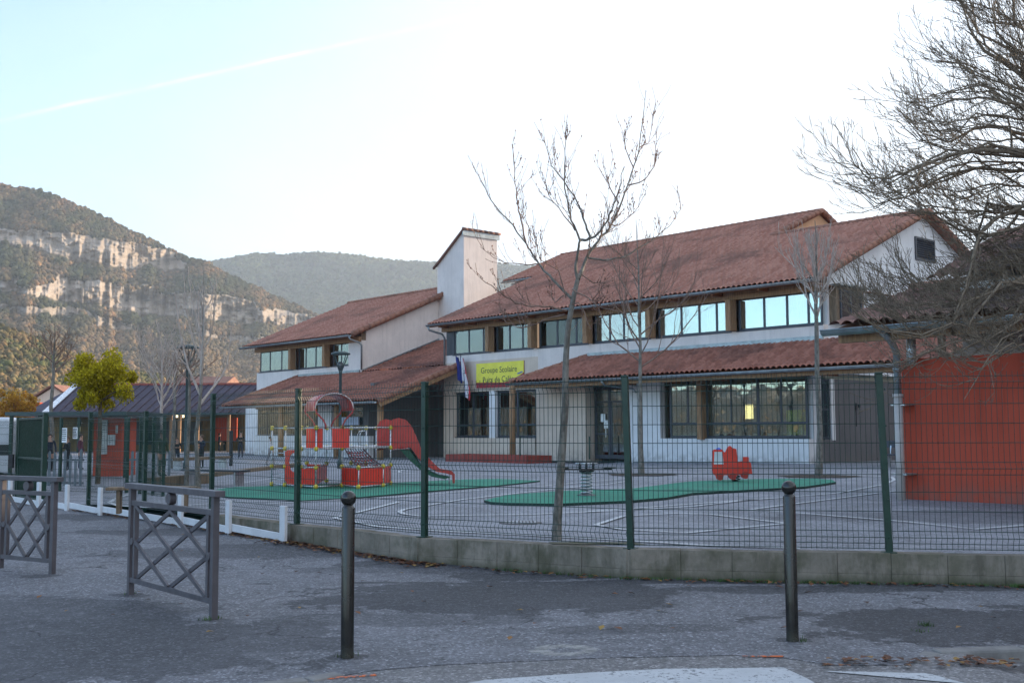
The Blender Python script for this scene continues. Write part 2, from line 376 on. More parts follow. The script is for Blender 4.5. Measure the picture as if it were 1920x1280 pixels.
gutter(school, -21.75, .45, -.08, 6.44); gutter(school, -24.55, -22.0, 7.4, 9.56)
wallbox(school, -24.3, -22., 7.9, 8.3, 6, 9.5, m_white)
MB().box(.2, .42, -.02, 8., 6.28, 6.3).build('rake_board', m_soffit, school)
# timber posts between the upper windows
posts = [(-17.85, -17.35), (-14.87, -14.41), (-11.38, -10.93), (-7.81, -7.32), (-3.79, -3.42)]
for a, b in posts: MB().box(a, a+.24, .40, .795, 4.94, 6.12).build('post', m_wood, school, bevel=.01)
for i in range(11):
    u = -20.9+i*2.1; MB().box(u-.05, u+.05, .02, .6, 6.28, 6.42).build('rafter', m_soffit, school)
ub = [(-20.7, -17.9, (-19.6, -18.5), True), (-17.55, -14.95, (-16.6, -15.7), True), (-14.58, -11.45, (-13.4, -12.2), False), (-11.08, -7.9, (-10.2, -9.4, -8.5), False), (-7.5, -3.85, (-6.3, -5.4, -4.55), False), (-3.5, .12, (-2.35, -1.35, -.45), False)]
for i, (a, b, ml, cu) in enumerate(ub):
    o = window(school, a, b, 4.94, 6.2, .86, ml, fr=.075, gl=(m_glass3, m_glass3, m_glass4, m_glass2, m_glass2, m_glass2)[i], curtain=[(a+.1, b-.1)] if cu else ([(b-1., b-.1), (a+.1, a+.5)] if i == 2 else ([(a+.1, a+.9), (b-1.3, b-.1)] if i < 5 else [(b-1.2, b-.1)])))
MB().box(-20.85, -20.72, .84, .95, 4.94, 6.2).build('mullion', m_frame, school)
wallbox(school, -21.4, -20.86, .9, 1.1, 4.932, 6.2, m_frame, 'side_panel')
# interior: floors and inner walls, dark behind the glass
MB().box(-21., .0, 1.12, 15.3, 3.0, 3.2).box(-21, 0, 7., 7.2, 3.21, 9.).box(-21, 0, 7., 7.2, FL, 2.99).box(-40, -29, 7, 7.2, 0, 8.).box(-35, -21.6, 6.9, 7.1, 0, 5.).build('inner_wall', pm('inner_wall', (.30, .27, .2), .8, 0, .2, 1.), school)
for i in range(12):
    u = -20.+i*1.5; h = .7+.5*random.random(); MB().box(u, u+.9, 3.5+random.random(), 4.6+random.random(), .05, h).build('cupboard', pm('furniture', (.32, .25, .12), .6, 0, .5, .6), school)
# ground floor, white block with the big window
wallbox(school, -8.69, -6.74, 0, .3, FL, 3.4, m_white); wallbox(school, -6.74, 0, 0, .3, FL, .86, m_white)
wallbox(school, -6.74, 0, 0, .3, 3.18, 3.6, m_wood2, 'lintel')
wallbox(school, -8.69, -8.4, .302, 4.3, FL, 3.4, m_white)
W(-6.35, -.1, .88, 3.15, .12, (-4.55, -2.2), (1.42,), fr=.09, curtain=None)
mm = MB()
for a in (-5.45, -3.4, -1.2): mm.box(a-.03, a+.03, .13, .17, 1.45, 3.07)
mm.build('mullion', m_frame, school)
MB().box(-4.76, -4.54, -.2, .1, .83, 3.3).build('post', m_wood, school, bevel=.01)
# its end wall under the canopy, with the narrow window
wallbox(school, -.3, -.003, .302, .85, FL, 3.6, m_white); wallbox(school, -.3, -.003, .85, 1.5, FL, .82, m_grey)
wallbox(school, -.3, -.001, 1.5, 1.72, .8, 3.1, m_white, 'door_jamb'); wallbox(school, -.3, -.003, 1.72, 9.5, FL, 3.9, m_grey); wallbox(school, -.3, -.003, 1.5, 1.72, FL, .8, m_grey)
window(school, .9, 1.5, .84, 3.0, -.06, (), (1.9,), face='u')
MB().box(-1.5, -.9, .9, 1.4, 1.0, 1.9).build('poster', pm('lime_poster', (.5, .55, .05), .6), school)
MB().box(-.003, .03, 3.1, 3.18, 1.9, 2.15).box(-.003, .03, 3.3, 3.42, 2.0, 2.1).box(-.002, .02, 3.12, 3.15, 1.3, 1.9).build('socket', m_dark, school)
wallbox(school, -.0, 9., 9.5, 9.8, FL, 3.9, m_grey)
# entrance and beige pier
wallbox(school, -13.88, -10.85, 0, .3, FL, 3.4, m_beige); wallbox(school, -11.15, -10.85, .302, 1.0, FL, 3.4, m_beige)
wallbox(school, -13.88, -13.58, .302, .8, FL, 3.4, m_beige)
dr = MB()
for a, b in ((-10.8, -10.7), (-10.0, -9.9), (-8.82, -8.7)): dr.box(a, b, .5, .58, .0, 3.0)
dr.box(-9.86, -9.8, .5, .585, 0, 2.35); 
for z in (0., 2.35, 2.93, 1.0): dr.box(-10.7, -10.0, .505, .575, z, z+(.16 if z < .1 else .07))
for z in (0., 2.35, 2.93): dr.box(-9.9, -8.82, .507, .573, z, z+(.16 if z < .1 else .07))
d0 = dr.build('door', m_frame, school, bevel=.005)
MB().box(-10.75, -8.8, .535, .545, .05, 2.98).build('pane', m_glass, d0)
MB().tube([(-9.7, .45, .9), (-9.7, .45, 1.5)], .018).tube([(-10.1, .45, .9), (-10.1, .45, 1.5)], .018).build('handle', m_silver, d0)
for (x, y) in ((1131, 783), (1137, 795)):
    u, z = hv(x, y, .5); MB().box(u-.13, u+.13, .488, .496, z-.17, z+.17).build('notice', pm('paper', (.75, .76, .74), .8), d0)
wallbox(school, -11., -8.5, .5, .6, 3.02, 3.6, m_wood2, 'lintel')
MB().box(-11.8, -8.9, -1.6, -.3, -.12, -.1).build('door_mat', m_dark, school)
# ground floor, sign wall
wallbox(school, -21.49, -13.88, .8, 1.1, 3.08, 3.249, m_beige); wallbox(school, -21.49, -20.72, .8, 1.1, FL, 3.08, m_beige)
wallbox(school, -21.47, -14.6, .79, .798, 3.252, 4.55, m_beige, 'painted_band')
wallbox(school, -20.72, -14.75, .72, 1.1, FL, .84, m_beige)
o = W(-20.68, -18.05, .88, 3.06, .98, (-19.4,), (1.45,), fr=.09); o = W(-17.6, -14.9, .88, 3.06, .98, (-16.2,), (1.45,), fr=.09)
wallbox(school, -18.03, -17.62, .82, 1.05, .842, 3.07, m_white, 'pier')
window(school, -14.6, -13.9, -.05, 3.06, .98, (), (1.45,), fr=.07, sill=False)
MB().tube([(-12.35-2., -1.0, -.3), (-14.35, -1.0, 3.4)], .14, 14).build('post', m_wood, school, True)
# perp wall at left end of the sign wall
wallbox(school, -21.49, -21.2, 1.102, 6.8, FL, 6.2, m_pink)
# ---- low roof on the right (hip at its left end)
ml_ = lambda u, v: (u+13.55) > (v+1.85)*.80
tile_roof('roof', m_tile2, school, -13.6, 5.85, -1.85, 3.22, .43, 2.64, mask=ml_)
tile_roof('roof', m_tile2, school, -1.85, .8, -13.6, 3.22, .53, 2.1, axis='u', mask=lambda u, v: (u+13.55) < (v+1.85)*.80)
caps(school, (-13.6, -1.85, 3.28), (-11.45, .8, 4.40)); caps(school, (5.85, -1.85, 3.28), (5.85, .8, 4.4), .12, 'rake_tile')
MB().prism([(-13.5, -1.8, 3.12), (5.8, -1.8, 3.12), (5.8, .78, 4.2), (-11.4, .78, 4.2)], (0, 0, .06)).build('soffit', m_soffit, school)
MB().box(-11.4, .2, .70, .796, 4.36, 4.52).build('flashing', m_zinc, school); MB().box(-11.4, 5.8, .60, .7, 4.335, 4.36).build('flashing', m_zinc, school)
gutter(school, -13.7, 5.95, -1.94, 3.2)
MB().box(-13.4, 5.8, -1.72, -1.6, 2.98, 3.13).build('fascia_beam', m_wood, school)
for u in np.arange(-12.6, 5.8, 2.3): MB().box(u-.05, u+.05, -1.58, -.02, 3.0, 3.11).build('rafter', m_soffit, school)
for u in (5.6,): MB().tube([(u, -1.6, -.1), (u, -1.6, 3.0)], .1, 10).build('post', m_steelw, school, True)
wallbox(school, .21, 5.8, .8, .95, 3.1, 4.3, m_white)
MB().tube([(-8.1, -1.93, 3.12), (-8.1, -1.7, 2.95), (-7.9, -.3, 2.85), (-7.9, -.1, 2.7)], .04, 8).build('downpipe', m_zinc, school, True)
# ---- left block
wallbox(school, -40.4, -28.8, .8, 1.1, 3.0, 4.86, m_pink); wallbox(school, -40.4, -28.8, .8, 1.1, 6.2, 6.6, m_wood2, 'lintel')
wallbox(school, -40.4, -28.8, .62, .798, 6.12, 6.4, m_wood, 'fascia_beam'); wallbox(school, -30.08, -28.8, .802, 1.1, 4.862, 6.2, m_pink)
gable(-28.8, 1.102, 15, 7.9, 3., 6.85, .42, m_pink); gable(-40.1, 1.102, 15, 7.9, FL, 6.85, .42, m_pink)
tile_roof('roof', m_tile, school, -40.9, -28.45, 0, 6.44, .42, 7.95, w=.25); tile_roof('roof', m_tile, school, -40.9, -28.45, 15.9, 6.44, .42, 7.95, -1, w=.5, L=.8)
MB().prism([(-40.8, .05, 6.33), (-28.5, .05, 6.33), (-28.5, 7.9, 9.63), (-40.8, 7.9, 9.63)], (0, 0, .08)).build('soffit', m_soffit, school)
caps(school, (-40.9, 7.95, 9.87), (-28.45, 7.95, 9.87)); caps(school, (-28.45, 0, 6.5), (-28.45, 7.95, 9.87), .17, 'rake_tile')
gutter(school, -41., -28.6, -.08, 6.42)
for a, b in ((-35.95, -35.7), (-32.2, -31.95)): MB().box(a, b, .4, .795, 4.88, 6.12).build('post', m_wood, school, bevel=.01)
window(school, -40.1, -36.05, 4.88, 6.2, .86, (-38.9, -37.5), curtain=[(-40, -36.2)]); window(school, -35.5, -32.3, 4.88, 6.2, .86, (-34.7, -33.6)); window(school, -31.75, -30.1, 4.88, 6.2, .86, (-30.9,))
def downp(pts): MB().tube(pts, .055, 8).build('downpipe', m_zinc, school, True)
downp([(-28.7, -.08, 6.38), (-28.7, -.02, 6.2), (-28.6, .5, 6.05), (-28.6, .68, 5.9), (-28.6, .68, 4.55)])
downp([(-21.65, -.08, 6.38), (-21.65, 0., 6.2), (-21.3, .55, 6.0), (-21.3, .7, 5.8), (-21.3, .7, 4.4)])
# ---- low roof on the left
tile_roof('roof', m_tile2, school, -35.4, -20.15, -4.1, 2.56, .372, 4.9, w=.25); tile_roof('roof', m_tile2, school, -28.75, -21.5, .8, 4.39, .372, 6.1, w=.25)
caps(school, (-20.1, -4.1, 2.62), (-20.1, .75, 4.45), .17, 'rake_tile'); caps(school, (-35.4, -4.1, 2.62), (-35.4, .8, 4.45), .13, 'rake_tile')
MB().prism([(-35.3, -4.05, 2.45), (-20.2, -4.05, 2.45), (-20.2, .78, 4.22), (-35.3, .78, 4.22)], (0, 0, .06)).build('soffit', m_soffit, school)
MB().bar((-20.05, -4.1, 2.42), (-20.05, .7, 4.22), .08, .22).build('rake_board', m_wood, school)
gutter(school, -35.5, -20.3, -4.2, 2.55)
MB().bar((-28.74, .9, 4.52), (-28.74, 7.6, 7.02), .1, .14).box(-35.3, -28.9, .70, .796, 4.42, 4.56).build('flashing', m_zinc, school)
wallbox(school, -35.1, -23.7, -2.2, -1.9, FL, .95, m_white); wallbox(school, -28.4, -27.1, -2.2, -1.9, .95, 2.9, m_white); wallbox(school, -35.1, -23.7, -2.18, -1.9, 2.45, 2.95, m_wood2, 'lintel')
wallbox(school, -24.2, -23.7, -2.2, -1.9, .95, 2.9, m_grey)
window(school, -35., -28.5, .97, 2.45, -2.1, (-33.9, -32.2, -30.6)); window(school, -27., -24.3, .97, 2.45, -2.1, (-25.7,))
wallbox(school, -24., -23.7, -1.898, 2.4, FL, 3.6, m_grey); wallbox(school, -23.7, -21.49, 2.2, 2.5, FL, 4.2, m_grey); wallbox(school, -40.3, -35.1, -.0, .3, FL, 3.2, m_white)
for u in (-20.5, -24.2, -29.5): MB().tube([(u, -3.75, -.3), (u, -3.75, 2.45)], .15, 12).build('post', m_wood, school, True)
MB().box(-22.9, -22.0, 2.12, 2.198, 0, 2.3).build('door', m_frame, school)
wallbox(school, -26.5, -24.5, -2.26, -2.205, 1.5, 1.9, pm('lilac_card', (.45, .5, .62), .7), 'notice')
# ---- chimney
ch = MB(); c0, c1, v0, v1 = -28.9, -26.45, 6.2, 9.8; zr, zl = 12.6, 10.6
v1 = hu(932, 500, c1)[0]; zr = hu(867, 432, c1)[1]; zl = hv(822, 497, v0)[1]
ch.prism([(c0, v0, 4.), (c1, v0, 4.), (c1, v0, zr), (c0, v0, zl)], (0, v1-v0, 0)); cho = ch.build('chimney', m_pink, school)
sl = (zr-zl)/(c1-c0)
MB().box(c1+.003, c1+.07, v0-.12, v1+.15, zr-.28, zr+.02).build('chimney_fascia', m_zinc, cho)
cr = tile_roof('chimney_roof', m_tile3, cho, v0-.15, v1+.15, c0-.3, zl-.3*sl+.02, sl, c1-c0+.4, axis='u')
caps(cho, (c1+.08, v0-.15, zr+.1), (c1+.08, v1+.15, zr+.1), .09, 'ridge_cap', m_tile3)
MB().bar((c0-.25, v0-.1, zl-.3*sl+.02), (c1+.1, v0-.1, zr+.1*sl), .12, .1).build('rake_board', m_tile3, cho)
# ---- gable louvre and timber window box in the right gable
a, z1 = hu(1716, 447, .2); b, z0 = hu(1750, 490, .2)
lv = MB(); lv.box(.205, .26, a-.08, b+.08, z0-.08, z0).box(.205, .26, a-.08, b+.08, z1, z1+.08).box(.205, .26, a-.08, a, z0, z1).box(.205, .26, b, b+.08, z0, z1); lo = lv.build('louvre', m_frame, school)
sv = MB(); 
for i in range(9): z = z0+(z1-z0)*(i+.5)/9; sv.add([(.2, a, z+.05), (.2, b, z+.05), (.255, b, z-.03), (.255, a, z-.03)], [(0, 1, 2, 3)])
sv.build('slat', m_frame, lo); MB().box(.2, .206, a, b, z0, z1).build('backing', m_dark, lo)
MB().box(.2, .5, 1.2, 3.05, 5.0, 6.3).build('window_box', m_wood2, school); MB().box(.15, .75, 1.0, 3.2, 6.31, 6.36).build('window_box_roof', m_zinc, school)
window(school, 1.4, 2.85, 5.1, 6.2, .56, (2.1,), face='u')
# lit panel inside
tl = NT('lit_lamp_panel'); tl.b.inputs['Emission Color'].default_value = (1, .78, .3, 1); tl.b.inputs['Emission Strength'].default_value = .7; tl.fin((.8, .7, .3))
u, z = hv(1404, 772, 1.2); MB().box(u-.16, u+.16, 1.2, 1.26, z-.26, z+.28).build('lit_panel', tl.m, school)
# ================================================================== BANNER AND FLAGS
YEL = pm('banner_yellow', (.80, .72, .08), .6, 0, .06, 3.); MAR = pm('banner_maroon', (.30, .03, .035), .6); INK = pm('banner_ink', (.09, .10, .06), .7)
u0, z1 = hv(893, 682, .74); u1, _ = hv(982, 677, .74); z0 = z1-1.18
ban = MB().box(u0, u1, .74, .77, z0, z1).build('school_banner', MAR); ban.location = O3; ban.rotation_euler = (0, 0, RZ)
tag(ban, 'yellow and maroon name banner fixed to the beige wall beside the flags', 'banner')
pts = [(u0, .735, z1), (u1, .735, z1)]+[(u0+(u1-u0)*s, .735, z0+.22+(.42*((s-.55)/.45)**2 if s > .55 else .05*(1-s/.55))) for s in np.linspace(1, 0, 16)]
MB().prism([(p[0], p[1], p[2]) for p in pts], (0, .004, 0)).build('yellow_field', YEL, ban)
def text(body, size, loc, mat, parent, name='lettering', rot=(math.pi/2, 0, 0), font_scale=1.):
    cu = bpy.data.curves.new(name, 'FONT'); cu.body = body; cu.size = size; cu.extrude = .002; cu.align_x = 'CENTER'; cu.resolution_u = 3
    tmp = bpy.data.objects.new('t', cu); COL.objects.link(tmp); bpy.context.view_layer.update()
    me = bpy.data.meshes.new_from_object(tmp.evaluated_get(bpy.context.evaluated_depsgraph_get())); bpy.data.objects.remove(tmp)
    me.materials.clear(); me.materials.append(mat); o = bpy.data.objects.new(name, me); COL.objects.link(o); o.parent = parent; o.location = loc; o.rotation_euler = rot; o.scale = (font_scale, 1, 1); return o
uc = (u0+u1)/2
text('Groupe Scolaire', .40, (uc-.05, .729, z1-.48), INK, ban, font_scale=.98); text('Puits de Calès', .40, (uc-.1, .729, z1-.93), INK, ban, font_scale=.98)
bd = MB()
for i in range(4): bd.box(u1-.42+i*.09, u1-.35+i*.09, .725, .733, z1-.62+.02*i, z1-.55+.02*i)
bd.build('emblem', pm('emblem_blue', (.06, .14, .45), .6), ban)
def cloth(pts_cols, name, mats, base):                 # flag drooping beside its pole
    return None
FB = pm('flag_blue', (.03, .04, .22), .8); FW = pm('flag_white', (.68, .68, .7), .8); FR = pm('flag_red', (.5, .03, .04), .8)
def flag(u, v, z, lean, h, mats, label):
    r = empty('flag', bw(u, v, z), RZ, label, 'flag', 'flags on the wall bracket')
    MB().tube([(0, 0, -.15), (lean, -.22, h)], .014, 8).ball((lean, -.22, h), .025).build('pole', m_dark, r, True)
    vs = []; fs = []; mi = []; n = 12; mrows = 14
    for i in range(mrows+1):
        t = i/mrows; zz = h-.1-t*1.12; wdt = .26+.24*math.sin(t*2.6)
        for j in range(n+1):
            s = j/n; vs.append((lean*(1-t*.6)+(s-.15)*wdt, -.22+.05*math.sin(s*11+t*2)+.1*t, zz-.25*s*(.5+t*.5)))
    for i in range(mrows):
        for j in range(n): fs.append((i*(n+1)+j, i*(n+1)+j+1, (i+1)*(n+1)+j+1, (i+1)*(n+1)+j)); mi.append(min(len(mats)-1, j*len(mats)//n))
    m = MB(); m.v = vs; m.f = fs; m.m = mi; m.build('cloth', mats, r, True)
flag(-20.0, .62, 3.75, -.03, 1.2, [FB, pm('flag_navy', (.02, .03, .16), .8)], 'dark blue flag hanging limp on the left of the wall bracket')
flag(-19.72, .62, 3.72, .05, 1.2, [FB, FW, FR], 'tall blue, white and red flag between the blue flag and the banner')
flag(-19.45, .62, 2.95, .04, 1.15, [FB, FW, FR], 'low blue, white and red flag, just above the ground floor window')
# ================================================================== RED WALL, CANOPY, NEIGHBOURS
def bobj(name, label, cat, group=None): return empty(name, O3, RZ, label, cat, group)
rw = MB().box(11.97, 24., -15.65, -15.35, -.3, 2.41).build('red_wall', m_redwall); rw.location = O3; rw.rotation_euler = (0, 0, RZ); tag(rw, 'brick-red rendered wall standing at the right of the playground', 'wall')
cp = bobj('playground_shelter', 'open shelter with red tile roof and zinc gutter above the red wall', 'shelter')
tile_roof('roof', m_tile3, cp, 11.0, 24, -16.35, 2.98, .30, 3.0, w=.24, amp=.07); gutter(cp, 10.95, 24, -16.45, 2.93, .1)
tile_roof('roof', m_tile3, cp, 11.0, 24, -10.35, 2.98, .30, 3.0, -1, w=.48, L=.7)
caps(cp, (11., -13.35, 3.93), (24, -13.35, 3.93)); MB().box(12.2, 24, -10.5, -10.3, -.3, 2.7).build('shade_backing', pm('under_roof_shade', (.05, .03, .025), .8), cp)  # dark sheet added as the shade under the open shelter roof
MB().box(11.1, 24, -16.2, -16.05, 2.72, 2.92).build('beam', m_wood, cp)
MB().prism([(11.1, -16.3, 2.9), (24, -16.3, 2.9), (24, -13.4, 3.8), (11.1, -13.4, 3.8)], (0, 0, .05)).build('soffit', m_soffit, cp)
for u in (13.2, 15.4, 17.6, 19.8): MB().bar((u, -16.2, 2.8), (u, -10.5, 2.8), .1, .18).build('tie_beam', m_wood2, cp)
for u in (12.3, 17, 22): MB().tube([(u, -9.4, -.2), (u, -9.4, 2.75)], .09, 10).tube([(u, -15.9, 2.3), (u, -15.9, 2.75)], .08, 10).build('post', m_steelw, cp, True)
px_ = MB(); px_.tube([(12.06, -15.95, -.02), (12.06, -15.95, 1.75)], .078, 14).tube([(12.06, -15.95, 1.74), (12.06, -15.95, 1.80)], .092, 14)
dp_ = px_.build('downpipe', pm('pale_pipe', (.5, .45, .42), .5, 0, .08, 4., .15), cp, True)
MB().tube([(12.06, -15.95, 1.78), (12.06, -15.95, 2.5), (12.05, -16.1, 2.7), (12.05, -16.42, 2.86)], .06, 12).tube([(12.06, -15.95, 2.2), (12.06, -15.95, 2.25)], .075, 12).build('downpipe', m_zinc, cp, True)
for z in (1.6, .42): MB().box(11.94, 12.2, -15.99, -15.66, z, z+.03).build('clamp', m_steelw, cp)
MB().tube([(12.5, -15.2, 2.3), (12.5, -15.2, 3.)], .07, 10).build('post', m_beige, cp, True)
nb = bobj('neighbouring_house', 'house with a dark lichen-stained tile roof at the right behind the shelter', 'house')
nv, nz = hu(1828, 470, 12.); nv2, nz2 = hu(1873, 441, 12.)
pp = max(.3, (nz2-nz)/(nv2-nv)); bv = nv-2.; ez = nz2-pp*(nv2-bv)
tile_roof('roof', m_tile3, nb, 12., 26, bv, ez, pp, nv2-bv, w=.25); tile_roof('roof', m_tile3, nb, 12., 26, 2*nv2-bv, ez, pp, nv2-bv, -1, w=.5, L=.8)
caps(nb, (12, nv2, nz2), (26, nv2, nz2)); MB().prism([(12.4, bv+.5, FL), (12.4, 2*nv2-bv-.5, FL), (12.4, 2*nv2-bv-.5, ez), (12.4, nv2, nz2-.3), (12.4, bv+.5, ez)], (13, 0, 0)).build('wall', m_white, nb)
print('NB', nv, nz, nv2, nz2)
# unseen blocks added beyond the right edge, shaped as houses to shade the yard
for (x0, x1, y0, y1, h, lab) in ((34, 44, 12, 54, 7.6, 'unseen long block added right of the playground to cast shade'), (38, 52, 54.5, 80, 16.5, 'unseen tall block added right of the shelter to cast shade'), (30, 42, -34, 10, 8.6, 'unseen low block added right of the street to cast shade')):
    b = empty('shade_block', (0, 0, 0), 0, lab, 'house', 'unseen shade blocks right of the school'); mw = MB().box(x0, x1, y0, y1, -.5, h).build('wall', m_beige, b)
    xm = (x0+x1)/2; MB().prism([(x0-.4, y0-.4, h), (x1+.4, y0-.4, h), (xm, y0-.4, h+2.2)], (0, y1-y0+.8, 0)).build('roof', m_tile3, b)
    for j in range(int((y1-y0)/4)):
        for z in np.arange(.9, h-1.6, 2.9): MB().box(x0-.05, x0-.003, y0+1.5+j*4, y0+2.7+j*4, z, z+1.4).build('window', m_frame, b)
EXPO = 1.88; CLOUD = 2.2
# ================================================================== GROUND
fence_px = [(30, 24.0), (80, 22.2), (165, 20.2), (270, 18.2), (396, 16.3), (557, 14.4), (796, 12.6), (1182, 11.3), (1665, 10.85)]
FX = []
for px, Y in fence_px: p = at(px, 960, Y); FX.append((p.x, p.y))
FX = [(-60, 66), (-26, 42)]+FX+[(6.25, 10.4), (12, 9.5), (40, 5)]
def yf(x):
    for (a, b), (c, d) in zip(FX, FX[1:]):
        if x <= c: return b+(d-b)*(x-a)/(c-a)
    return FX[-1][1]
kb = [sg(*q) for q in ((-300, 1420), (100, 1340), (400, 1300), (577, 1276), (700, 1256), (833, 1245), (1140, 1232), (1378, 1227), (1476, 1233), (1560, 1246), (1690, 1246), (1757, 1224), (1920, 1218), (2300, 1205))]
kb = [(-40, kb[0].y-3)]+[(p.x, p.y) for p in kb]+[(40, 9.)]
def yk(x):
    for (a, b), (c, d) in zip(kb, kb[1:]):
        if x <= c: return b+(d-b)*(x-a)/(c-a)
    return kb[-1][1]
def sheet(name, xs, lo, hi, zf, n, mat, power=1.):
    V = []; F = []
    for x in xs:
        a, b = lo(x), hi(x)
        for j in range(n+1): y = a+(b-a)*(j/n)**power; V.append((x, y, zf(x, y)))
    for i in range(len(xs)-1):
        for j in range(n): a = i*(n+1)+j; F.append((a, a+n+1, a+n+2, a+1))
    o = npmesh(name, V, F, mat, smooth=True); tag(o, kind='structure'); return o
xs = sorted(set([*np.linspace(-60, -12, 17), *np.linspace(-12, 8, 101), *np.linspace(8, 40, 17)]+[f[0] for f in FX if abs(f[0]) < 40]+[f[0] for f in kb if abs(f[0]) < 40]))
pc = sg(940, 1118)
rc_ = sg(1057, 1217)
m_pave = asphalt('pavement_asphalt', (.142, .141, .152), [(pc.x, pc.y, 1.75, 1.05, .9), (-3.0, 7.9, 1.9, 1.2, .75), (-1, 12.4, .9, .35, .8), (.3, 11.45, .9, .3, .8), (3.4, 10.45, 2.2, .25, .8), (-4.5, 15.7, 1.8, .6, .7), (-6.5, 18.5, 1.8, .7, .7), (3.55, 8.6, 1.5, .8, .9), (-4.2, 9.2, 1.6, .9, .6), (-2.6, 7.6, 1.5, .5, .45), (-3.2, 13.3, 2.0, .5, .6), (-.2, 12.0, 2.2, .35, .5), (1.9, 10.95, 3.6, .16, .9), (-2.1, 13.8, 1.9, .35, .7), (-4.6, 7.6, 1.8, 1.2, .5), (-.9, 8.9, 1.3, .3, .5), (.9, 8.4, .8, .18, .5), (-1.1, 7.43, .14, .10, .8), (1.99, 7.96, .14, .10, .8), (-3.54, 10.25, .2, .14, .7), (-2.38, 8.9, .2, .12, .7), (-4.88, 11.6, .2, .14, .7)], .42, .9, (rc_.x, rc_.y, .24))  # small patches at bollard and barrier feet are painted contact shadow and grime
mn = lambda x, y: .012*math.sin(x*1.7+y)*math.sin(y*1.3-x*.6)*S((y-7)/2)
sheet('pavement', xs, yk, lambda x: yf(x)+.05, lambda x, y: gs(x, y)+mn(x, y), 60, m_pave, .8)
m_road = asphalt('road_asphalt', (.165, .158, .158), [(3.6, 7.2, .9, .18, .6)], .4)
rz = lambda x, y: -.003-.10*S((x-3.05)/.5)
sheet('road', [-60, *np.linspace(-12, 8, 61), 40], lambda x: -30, lambda x: yk(x)+.3, rz, 12, m_road)
m_play = asphalt('playground_asphalt', (.245, .248, .270), [(6.2, 15.2, 2.6, 1.0, .5)], .22, .3)  # dark oval at the right is shade painted into the tarmac
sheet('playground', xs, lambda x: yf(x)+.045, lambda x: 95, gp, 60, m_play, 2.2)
m_soil = pm('field_soil', (.09, .085, .05), .9, 0, .3, .05)
tag(npmesh('ground', [(-9000, -9000, -.45), (9000, -9000, -.45), (9000, 9000, -.45), (-9000, 9000, -.45)], [(0, 1, 2, 3)], m_soil), kind='structure')
# kerbs
m_conc = pm('kerb_concrete', (.20, .19, .18), .85, 0, .2, 5., .3, .3)
kp = [sg(*q) for q in ((1757, 1224), (1920, 1218), (2300, 1205))]; km = MB()
for a, b in zip(kp, kp[1:]):
    n = max(1, round((b-a).length/1.0))
    for i in range(n): p = a.lerp(b, (i+.004)/n); q = a.lerp(b, (i+.996)/n); km.bar(p+Vector((0, .045, -.05)), q+Vector((0, .045, -.05)), .13, .13)
p0 = sg(1690, 1247); km.bar(p0+Vector((0, .05, -.075)), kp[0]+Vector((-.01, .045, -.055)), .13, .12)
tag(km.build('kerb', m_conc, bevel=.02), kind='structure')
kd = MB(); kq = [sg(*q) for q in ((300, 1312), (440, 1290), (577, 1274), (640, 1263))]
for a, b in zip(kq, kq[1:]): kd.bar(a+Vector((0, 0, -.035)), b+Vector((-.01, 0, -.035)), .12, .09)
tag(kd.build('dropped_kerb', m_conc, bevel=.015), kind='structure')
# ---- paint
def paint(name, col, wear):
    t = NT(name); n = t.noise(22, 6, .8); n2 = t.noise(3, 4, .6)
    c = t.mix(t.ramp(n2, .3, .7), k(col, .82), col); c = t.mix(t.ramp(t.math('ADD', n, t.math('MULTIPLY', n2, .35)), wear, wear+.08), c, (.12, .12, .13)); t.bump(n, .3, .004); return t.fin(c, .7)
m_paint = paint('road_paint', (.50, .51, .52), .72); m_line = paint('line_paint', (.60, .61, .62), .80); m_or = paint('orange_spray', (.75, .17, .05), .64)
def flat(name, pxs, gz, lift, mat, base):
    pts = [hz(x, y, base) for x, y in pxs]
    V = [(p.x, p.y, gz(p.x, p.y)+lift) for p in pts]; m = MB(); m.add(V, [tuple(range(len(V)))][:1]); return V, m
V, m = flat('', [(640, 1330), (910, 1280), (1100, 1266.5), (1249, 1259), (1469, 1256.5), (1519, 1280), (1590, 1330)], rz, .005, None, -.02)
zc = [hz(x, y, -.02) for x, y in ((640, 1330), (910, 1280), (1100, 1266.5), (1249, 1259), (1469, 1256.5), (1519, 1280), (1590, 1330))]
zm = MB(); cols = [(zc[0], zc[0]), (zc[1], Vector((zc[1].x, zc[0].y, 0))), (zc[2], Vector((zc[2].x, zc[0].y, 0))), (zc[3], Vector((zc[3].x, zc[0].y, 0))), (zc[4], Vector((zc[4].x, zc[0].y, 0))), (zc[5], Vector((zc[5].x, zc[0].y, 0))), (zc[6], zc[6])]
for (a, a2), (b, b2) in zip(cols, cols[1:]): zm.add([(q.x, q.y, rz(q.x, q.y)+.004) for q in (a2, b2, b, a)], [(0, 1, 2, 3)])
tag(zm.build('crossing_stripe', m_paint), kind='structure')
za, zb_, zc_, zd_ = [hz(x, y, 0.) for x, y in ((1542, 1257.5), (1740, 1262), (1815, 1282), (1560, 1259.5))]; zm2 = MB(); zs = []
for i in range(25):
    for q in (za.lerp(zb_, i/24), zd_.lerp(zc_, i/24)): zs.append((q.x, q.y, rz(q.x, q.y)+.006))
tag(zm2.add(zs, [(2*i, 2*i+1, 2*i+3, 2*i+2) for i in range(24)]).build('crossing_stripe', m_paint), kind='structure')
om = MB()
for (a, b, w_, z) in (((612, 1271), (705, 1264), .03, None), ((1392, 1231), (1470, 1231), .02, None)):
    p = sg(*a); q = sg(*b); dz = .0 if a[0] < 700 else .006
    om.bar(Vector((p.x, p.y, dz)), Vector((q.x, q.y, dz)), w_, .006)
tag(om.build('orange_survey_mark', m_or), kind='structure')
